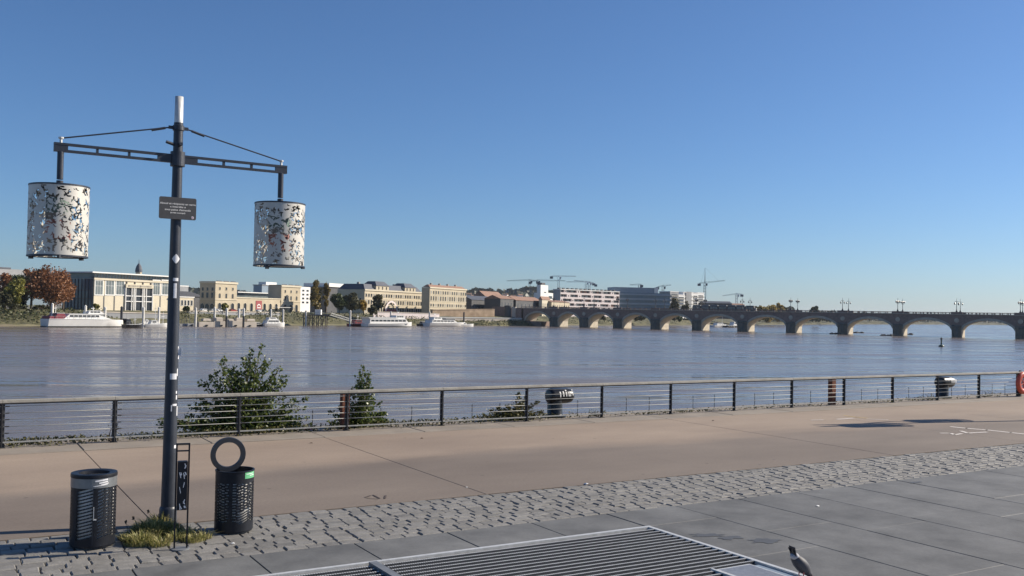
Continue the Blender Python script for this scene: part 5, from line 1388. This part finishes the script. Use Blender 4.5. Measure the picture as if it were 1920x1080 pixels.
T('yellow_tree','golden yellow tree in front of the mansard building',682,508,557,19,'yellow',16,n=800)
T('green_tree','thin brown green tree before the mansard windows',707,512,552,24,'olive',17,n=600)
T('bank_bush','dark bush under the golden tree',698,505,575,26,'olive',18,n=600,low=.02)
T('green_tree','pale green tree between offices and white apartments behind the bridge',1266,720,559,22,'olive',19,n=600)
T('green_tree','thin tree before the white apartment blocks',1284,730,562,14,'olive',20,n=300)
for i,(px,yt,w_,k_,lab) in enumerate(((1432,570,22,'gold','golden tree behind the bridge left of the lantern posts'),(1446,566,26,'gold','tallest golden tree rising above the bridge parapet'),(1460,568,20,'gold','golden tree right of the tallest one behind the bridge'),(1470,571,16,'olive','olive tree at the right end of the golden group'),(1526,572,20,'green','single dark green tree far behind the bridge'),(1419,573,14,'olive','small olive tree left of the golden group'))):
    T('upstream_tree',lab,px,930+10*i,yt,w_,k_,40+i,n=900,low=.05,group='trees upstream of the bridge')
for i,(px,d,yt,w_,k_,lab) in enumerate(((1120,700,588,40,'olive','bush seen through the second bridge arch'),(1190,735,590,44,'olive','bush seen through the third bridge arch'),(1265,780,592,50,'green','dark bush seen through the fourth bridge arch'),(1440,1005,590,30,'gold','golden tree seen through the arch left of centre right'),(1462,1020,592,26,'gold','golden shrub beside the arch pier'),(1530,1200,592,36,'olive','olive trees seen through a wide arch'),(1555,1290,594,30,'olive','greyish tree seen through a wide arch'),(1505,1130,593,26,'gold','gold tree near the left of a wide arch'),(1420,985,592,24,'olive','olive tree at the foot of the golden trees'))):
    T('upstream_bush',lab,px,d,yt,w_,k_,60+i,n=700,low=.02,base=-1.5,group='vegetation upstream of the bridge')

# ================================================================ CRANES
def crane(lab, px, d, y_base, y_jib, y_top, pxl, pxr, yl, yr, m='craned', counter_right=False):
    c = Vector((kx(px)*d,d,LZ)); rt = thing('tower_crane', lab, 'crane', c, 0, 'tower cranes behind the city'); u = d/F
    zb = atd(px,y_base,d).z-LZ; zj = atd(px,y_jib,d).z-LZ; zt_ = atd(px,y_top,d).z-LZ; w_ = 1.0
    mb = MB()
    for sx in (-1,1):
        for sy in (-1,1): mb.tube((sx*w_,sy*w_,0),(sx*w_,sy*w_,zj),.16,n=4)
    z = 0
    while z < zj-3: mb.tube((-w_,-w_,z),(w_,-w_,z+3),.11,n=4); mb.tube((w_,w_,z),(-w_,w_,z+3),.11,n=4); mb.tube((-w_,w_,z),(-w_,-w_,z+3),.11,n=4); z += 3
    mb.build('mast', M[m], rt)
    if zt_ > zj+1:
        mb = MB(); mb.tube((0,0,zj),(0,0,zt_),.5,.12,n=5); mb.build('mast_head', M[m], rt)
    def end(pxe, ye): p = atd(pxe,ye,d); return Vector((p.x-c.x, 0, p.z-LZ))
    for pe, ye, nm in ((pxl,yl,'jib'),(pxr,yr,'counter_jib')):
        e = end(pe,ye); s = Vector((0,0,zj)); mb = MB(); th = 1.3
        mb.tube(s+Vector((0,-.6,0)),e+Vector((0,-.5,0)),.15,n=4); mb.tube(s+Vector((0,.6,0)),e+Vector((0,.5,0)),.15,n=4); mb.tube(s+Vector((0,0,th)),e+Vector((0,0,.6)),.15,n=4)
        n = max(3,int((e-s).length/3))
        for k in range(n):
            a = s.lerp(e,k/n); b_ = s.lerp(e,(k+.5)/n); f_ = s.lerp(e,(k+1)/n); t = Vector((0,0,th*(1-(k+.5)/n)+.6*(k+.5)/n))
            mb.tube(a+Vector((0,-.55,0)),b_+t,.09,n=3); mb.tube(b_+t,f_+Vector((0,.55,0)),.09,n=3)
        mb.build(nm, M[m], rt)
        if nm == 'counter_jib': MB().box(e.x-1.6,e.x+1.6,-.8,.8,e.z-2.6,e.z-.1).build('counterweight', M['craned'], rt)
        if zt_ > zj+3:
            mb = MB(); mb.tube((0,0,zt_),tuple(s.lerp(e,.7)+Vector((0,0,1))),.07,n=3); mb.build('tie', M[m], rt)
    MB().box(.9,2.6,-1,1,zj-2.6,zj-.2).build('cab', M['whiteb' if m == 'craneg' else 'craned'], rt)
crane('dark crane with jib reaching left, leftmost of the group',992.5,1000,560,526,523,950,1008,527,527.5)
crane('dark crane standing just right of the leftmost one',1007.5,1020,560,526.5,524,1060,994,527,528)
crane('pale grey crane, highest of the group left of the apartments',1046.5,1000,545,519,517,1080,1034,518.5,518,'craneg')
crane('pale crane with low jib above the apartment roof',1098,1050,545,529,527,1062,1117,529,533,'craneg')
crane('second pale crane close beside it over the apartments',1104,1080,545,530,528,1076,1113,526,531,'craneg')
crane('small crane with low jib before the wooded hill',963,950,560,545.5,544,1000,951,544,543.5,'craned')
crane('dark crane on the left part of the glass office roof',1198,1000,545,534.5,533,1181,1203,534.5,534)
crane('dark crane behind the right end of the glass offices',1242.5,1000,548,537,534,1258,1233,535,538)
crane('tall slim crane with long raised mast right of the white blocks',1321,1000,575,531,502,1359,1311,526.5,531.5)
crane('pale crane above the tram',1381,1050,575,552,549,1355,1391,555,552,'craneg')

# ================================================================ PILES, JETTY, PONTOONS
ordn2 = ['first','second','third','fourth','fifth','sixth','seventh','eighth','ninth','tenth','eleventh','twelfth','thirteenth','fourteenth','fifteenth','sixteenth','seventeenth','eighteenth','nineteenth','twentieth']
PILES = [(98,570,332,0),(160,574,340,0),(197,577,345,0),(228,576,352,1),(269,577,355,0),(298,577,362,0),(367,578,385,0),(402.5,577,395,0),(425,579,392,2),(448,580,402,0),(457,579,396,2),(508,581,428,0),(531,581,430,0),(574,583,450,0),(657,583,455,0),(733,585,490,0),(805.5,585,525,2),(870,586,545,1)]
for i,(px,yt,d,k_) in enumerate(PILES):
    c = Vector((kx(px)*d,d,0)); zt = atd(px,yt,d).z
    o = thing('mooring_pile', f'{ordn2[i]} mooring pile from the left along the far bank, {["pale steel","dark","white capped dark"][k_]}', 'pile', (c.x,c.y,WZ-2), 0, 'mooring piles')
    r_ = .45; m1 = M['pile'] if k_ == 0 else M['boatd']; hs = zt-(WZ-2)
    cut = hs-.2 if k_ != 2 else hs-3.0
    mb = MB(); mb.lathe([(r_,0),(r_,cut)],12); mb.build('shaft', m1, o, True)
    mb = MB(); mb.lathe([(r_+.03,cut),(r_+.03,hs),(0,hs+.45)],12); mb.build('cap', M['pile'] if k_ != 1 else M['boatd'], o)
def pontoon(px0, px1, py, d, hgt, m, lab, wd=4):
    x0 = kx(px0)*d; rz = R(40); L_ = (kx(px1)*d-x0)/(math.cos(rz)-kx(px1)*math.sin(rz)); rt = thing('pontoon', lab, 'pontoon', (x0,d,WZ), rz); n = max(2,int(L_/5))
    for k in range(n): MB().bevbox(L_*k/n+.05,L_*(k+1)/n-.05,0,wd,-.3,hgt*(1+.12*((k*37) % 5-2)/2),.08).build('float', M[m], rt)
    mb = MB()
    for k in range(n): mb.lathe([(.25,.2),(.5,.25),(.5,.75),(.25,.8)],10,c=(L_*(k+.5)/n,-.3))
    mb.build('tyres', M['boatd'], rt)
    return rt, L_
pt, L_ = pontoon(374,482,612,386,2.2,'palewall','long beige floating pontoon in front of the station')
mb = MB()
for k in range(5): mb.bevbox(L_*(.08+.19*k),L_*(.08+.19*k)+3.5,.6,3.2,2.3,3.3+.5*(k % 2),.3)
mb.build('covers', M['palewall'], pt)
pt2, L2 = pontoon(322,374,611,388,1.0,'grey','low grey pontoon beside the beige one')
mb = MB()
for k in range(9): mb.tube((L2*k/9+.5,1,1),(L2*k/9+.5+random.uniform(-.8,.8),1,random.uniform(2,5)),.12,n=5)
mb.build('rigging', M['dark'], pt2)
# jetty with gangway
d = 452; jt = thing('timber_jetty','dark timber jetty on legs with a sloping gangway','jetty',(kx(575)*d,d,0),0)
W_ = (kx(620)-kx(575))*d; zj = atd(600,590,d).z
MB().box(-2,W_,-2,3,zj-.5,zj).build('deck', M['wood'], jt)
for k in range(6):
    for y in (-1.6,2.4): MB().tube((W_*k/5.5-1,y,WZ-1),(W_*k/5.5-1,y,zj-.501),.25,n=7).build('leg', M['wood'], jt)
mb = MB()
for k in range(5): mb.tube((W_*k/5.5-1,-1.6,WZ),(W_*(k+1)/5.5-1,-1.6,zj-.6),.14,n=5)
mb.build('braces', M['wood'], jt)
mb = MB()
for k in range(12): mb.tube((-2+k*(W_+2)/12,-1.9,zj),(-2+k*(W_+2)/12,-1.9,zj+1.1),.06,n=4)
mb.tube((-2,-1.9,zj+1.1),(W_,-1.9,zj+1.1),.06,n=4); mb.build('handrail', M['wire'], jt)
MB().bevbox(W_*.35,W_*.6,-.5,2,zj+.002,zj+2.4,.1).build('cabin', M['whiteb'], jt)
e = atd(655,601,470); s = Vector((W_,0.5,zj)); e = Vector((e.x-kx(575)*d, e.y-d, e.z)); mb = MB()
for dy in (-1,1):
    mb.tube(s+Vector((0,dy,-.2)),e+Vector((0,dy,-.2)),.13,n=5); mb.tube(s+Vector((0,dy,1)),e+Vector((0,dy,1)),.09,n=5)
    for k in range(10): a = s.lerp(e,k/10)+Vector((0,dy,0)); b_ = s.lerp(e,(k+1)/10)+Vector((0,dy,1)); mb.tube(a,b_,.06,n=4)
mb.add([s+Vector((0,-1,0)),e+Vector((0,-1,0)),e+Vector((0,1,0)),s+Vector((0,1,0))],[(0,1,2,3)]); mb.build('gangway', M['wire'], jt)
# slipway ramp next to the boats
# ================================================================ BOATS
def hull_rings(L_, B_, h0, h1, bow=1, n=13, fl=.18):
    rings = []
    for i in range(n):
        t = i/(n-1); x = L_*t; w_ = B_/2*(1-max(0,(t-.62)/.38)**2.2*.97)*(1-.12*max(0,(.12-t)/.12)); sh = h0+(h1-h0)*max(0,(t-.35)/.65)**1.8
        xr = x+ (t**6)*L_*.0
        rings.append([(x,-w_*.55,-.4),(x-.0,-w_*(1-fl),.3),(xr,-w_,sh),(xr,w_,sh),(x,w_*(1-fl),.3),(x,w_*.55,-.4)])
    return rings
def boat(name, label, px0, px1, py, d, decks, h0=1.6, h1=2.6, hullm='boatw', B_=6.5, flip=False, stripe=None, mastm='boatw', masts=(), rz=R(46), extra=None):
    """decks: (t0, t1, z0, z1, width share, material, window count[, aft rake, fore rake])"""
    x0 = kx(px0)*d; L_ = (kx(px1)*d-x0)/(math.cos(rz)-kx(px1)*math.sin(rz))
    rt = thing(name, label, 'boat', (x0,d,WZ), rz, 'boats moored on the far bank')
    mb = MB(); mb.loft(hull_rings(L_,B_,h0,h1)); smooth_angle(mb.build('hull', M[hullm], rt), 40)
    if stripe: mb = MB(); mb.loft([[(p[0],p[1]*1.012,p[2]*.14+.0) for p in r] for r in hull_rings(L_,B_,h0,h1)]); mb.build('waterline', M[stripe], rt)
    mb = MB(); mb.loft([[(r[2][0]-.02,r[2][1]*1.02,r[2][2]-.02),(r[2][0]-.02,r[2][1]*1.02,r[2][2]+.12),(r[2][0]-.02,r[2][1]*.96,r[2][2]+.12),(r[2][0]-.02,r[2][1]*.96,r[2][2]-.02)] for r in hull_rings(L_,B_,h0,h1)]); mb.build('gunwale', M['boatw'], rt)
    for dk_ in decks:
        (t0,t1,z0,z1,wf,m,wins) = dk_[:7]; ra, rf_ = dk_[7:] if len(dk_) > 7 else (.5,1.2)
        xa, xb = L_*t0, L_*t1; w_ = B_/2*wf; k_ = z1-z0
        dk = MB().prism([(xa,z0),(xb,z0),(xb-rf_*k_,z1),(xa+ra*k_,z1)],-w_,w_).build('deckhouse', M[m], rt)
        if wins:
            ux0, ux1 = xa+ra*k_*.8+.3, xb-rf_*k_*.8-.3
            for k in range(wins):
                xx = ux0+(ux1-ux0)*(k+.5)/wins; ww = (ux1-ux0)/wins*.42
                mb = MB(); mb.box(xx-ww,xx+ww,-w_-.04,-w_-.005,z0+k_*.42,z0+k_*.80); mb.build('window', M['glassd'], dk)
            mb = MB(); mb.add([(xb-rf_*k_*.42+.03,-w_*.85,z0+k_*.42),(xb-rf_*k_*.42+.03,w_*.85,z0+k_*.42),(xb-rf_*k_*.82+.03,w_*.85,z0+k_*.82),(xb-rf_*k_*.82+.03,-w_*.85,z0+k_*.82)],[(0,1,2,3)]); mb.build('windscreen', M['glassd'], dk)
        mb = MB(); mb.box(xa+ra*k_-.4,xb-rf_*k_+.3,-w_-.15,w_+.15,z1+.002,z1+.12); mb.build('roof', M['boatw'], dk)
    for (t,z0,z1) in masts:
        mb = MB(); mb.tube((L_*t,0,z0),(L_*t,0,z1),.10,.05,n=6); mb.tube((L_*t,-.8,z0+(z1-z0)*.7),(L_*t,.8,z0+(z1-z0)*.7),.05,n=5); mb.tube((L_*t-.7,0,z0+(z1-z0)*.55),(L_*t+.5,0,z0+(z1-z0)*.6),.12,n=5); mb.build('mast', M[mastm], rt)
    mb = MB(); nr = max(6,int(L_/2.2))
    for s in (-1,1):
        for k in range(nr): xx = L_*(.02+.90*k/nr); mb.tube((xx,s*B_*.44*(1-max(0,(k/nr-.6)/.4)**2*.8),h0),(xx,s*B_*.44*(1-max(0,(k/nr-.6)/.4)**2*.8),h0+1.0+max(0,(k/nr-.4))*(h1-h0)),.035,n=4)
        mb.tube((L_*.02,s*B_*.44,h0+1.0),(L_*.60,s*B_*.44,h0+1.0),.035,n=4)
    mb.build('guard_rail', M['wire'], rt)
    return rt, L_
bt, L_ = boat('cruise_ship','big white passenger ship with dark red stern deck under the autumn trees',84,231,614,330,[(.18,.80,2.9,4.7,.80,'boatw',7,1.2,3.2),(.07,.24,2.9,4.9,.74,'boatr',0,.6,.8),(.50,.72,4.72,5.9,.55,'boatw',3,.5,1.6)],2.9,2.5,B_=8,stripe='boatd',masts=((.13,4.9,8.0),(.60,5.9,7.4)),rz=R(50))
MB().bevbox(L_*.015,L_*.07,-3.0,3.0,2.85,3.9,.2).build('stern_deck', M['boatr'], bt)
boat('dark_barge','small dark barge with clutter next to the white ship',233,267,613,342,[(.1,.35,1.3,3.2,.6,'boatd',2)],1.2,1.6,'boatd',5,masts=((.6,1.2,4.0),))
bt, L_ = boat('sailing_boat','white moored boats with masts left of the lamp pole',270,318,610,356,[(.2,.6,1.2,2.6,.6,'boatw',4)],1.1,1.8,B_=4,masts=((.45,2.6,9),(.75,1.5,6)))
boat('motor_boat','small white motor boat behind the sailing boat',262,292,606,366,[(.2,.7,1.2,2.8,.6,'boatw',3)],1.1,1.8,B_=4)
boat('work_boat','dark low work boat in front of the pontoon end',468,495,612.5,412,[(.4,.7,1.0,1.6,.5,'boatd',0)],.9,1.5,'boatd',4)
boat('cabin_cruiser','white cabin cruiser moored right of the beige pontoon',493,534,613,415,[(.08,.78,1.4,2.9,.8,'boatw',6),(.2,.62,3.05,4.0,.6,'boatw',4)],1.3,1.9,B_=4.5,masts=((.7,3,6),))
boat('river_boat','white river passenger boat with long window row by the jetty',684,772,613,452,[(.03,.86,1.7,3.9,.9,'boatw',9,.1,1.0),(.01,.60,4.1,4.5,.95,'boatw',0,0,0),(.60,.80,4.05,5.6,.6,'boatw',3,.2,.6)],1.6,2.4,B_=7,stripe='boatd',masts=((.7,5.8,8),))
bt, L_ = boat('dark_barge','dark red and black barge at the stern of the river boat',655,687,613,456,[(.2,.8,1.4,3.2,.7,'boatr',3)],1.3,1.6,'boatr',5,masts=((.1,1.3,4.2),(.5,3.2,6)))
boat('river_boat','white river boat with small round windows further right',800,872,612.5,500,[(.05,.72,1.9,3.5,.85,'boatw',6,.3,2.0),(.12,.34,3.6,4.9,.6,'boatw',2,.3,.8),(.42,.66,3.6,4.2,.7,'boatd',0,.2,.5)],1.9,2.3,B_=7,masts=((.2,5,7.5),))
boat('dark_barge','dark work barge left of the right river boat',785,806,612,505,[(.2,.8,1.3,2.4,.6,'boatd',0)],1.2,1.5,'boatd',4)
boat('dinghy','long low white boat at the bow of the right river boat',858,888,609.5,515,[(.3,.55,1.1,2.0,.5,'boatw',2)],1.1,1.5,B_=3.5)
boat('upstream_boat','white boats with masts seen through the bridge arch',1336,1362,609.5,700,[(.2,.7,1.6,3.2,.7,'boatw',4)],1.5,2.2,B_=5,masts=((.25,1.5,15),(.7,1.5,15)))
boat('upstream_boat','dark boat with mast moored near the same arch pier',1360,1383,609.5,705,[(.5,.9,1.4,4.2,.7,'boatw',2)],1.3,2.0,'boatd',B_=5,masts=((.6,1.5,13),))
# parked cars along the far quay
carm = [mat('car_white',(.65,.65,.64),.35,.05,1),mat('car_dark',(.04,.045,.05),.3,.2,1),mat('car_silver',(.35,.36,.37),.3,.1,1),mat('car_red',(.30,.05,.04),.35,.1,1)]
ci = 0
def car(px, off, m, lab):
    d = bank_d(px); p = Vector((kx(px)*d,d,LZ))+NIN*off; rt = thing('parked_car', lab, 'car', p, GA_, 'cars parked on the far quay')
    prof = [(-2.1,.35),(2.1,.35),(2.15,.8),(1.2,.95),(.6,1.45),(-1.2,1.48),(-1.9,1.0),(-2.15,.85)]
    MB().prism(prof,-.85,.85).build('body', m, rt)
    MB().prism([(-1.5,1.0),(1.0,1.0),(.5,1.38),(-1.15,1.4)],-.86,.86).build('side_glass', M['glassd'], rt)
    for x in (-1.35,1.35):
        for s in (-1,1):
            mb = MB(); mb.tube((x,s*.62,.33),(x,s*.88,.33),.33,n=12); mb.build('wheel', M['boatd'], rt)
for i,px in enumerate((446,455,463,474,499,514,548,556)):
    car(px, 21, carm[i % 3 if i != 4 else 3], f'{["white","dark","silver","white","red","silver","white","dark"][i]} car parked before the station, {ordn2[i]} from the left')

# ================================================================ AIR
hz = bpy.data.materials.new('haze_air'); hz.use_nodes = True; nt_ = hz.node_tree
for n_ in list(nt_.nodes):
    if n_.type == 'BSDF_PRINCIPLED': nt_.nodes.remove(n_)
pv = nt_.nodes.new('ShaderNodeVolumePrincipled'); pv.inputs['Color'].default_value = (.80,.88,.97,1); pv.inputs['Density'].default_value = .000045; pv.inputs['Anisotropy'].default_value = .2
nt_.links.new(pv.outputs[0], nt_.nodes['Material Output'].inputs['Volume'])
mb = MB(); mb.box(-3200,9500,-420,9800,-10.5,95); hzo = mb.build('haze', hz, kind='stuff'); hzo['label'] = 'thin pale haze over the river and city'
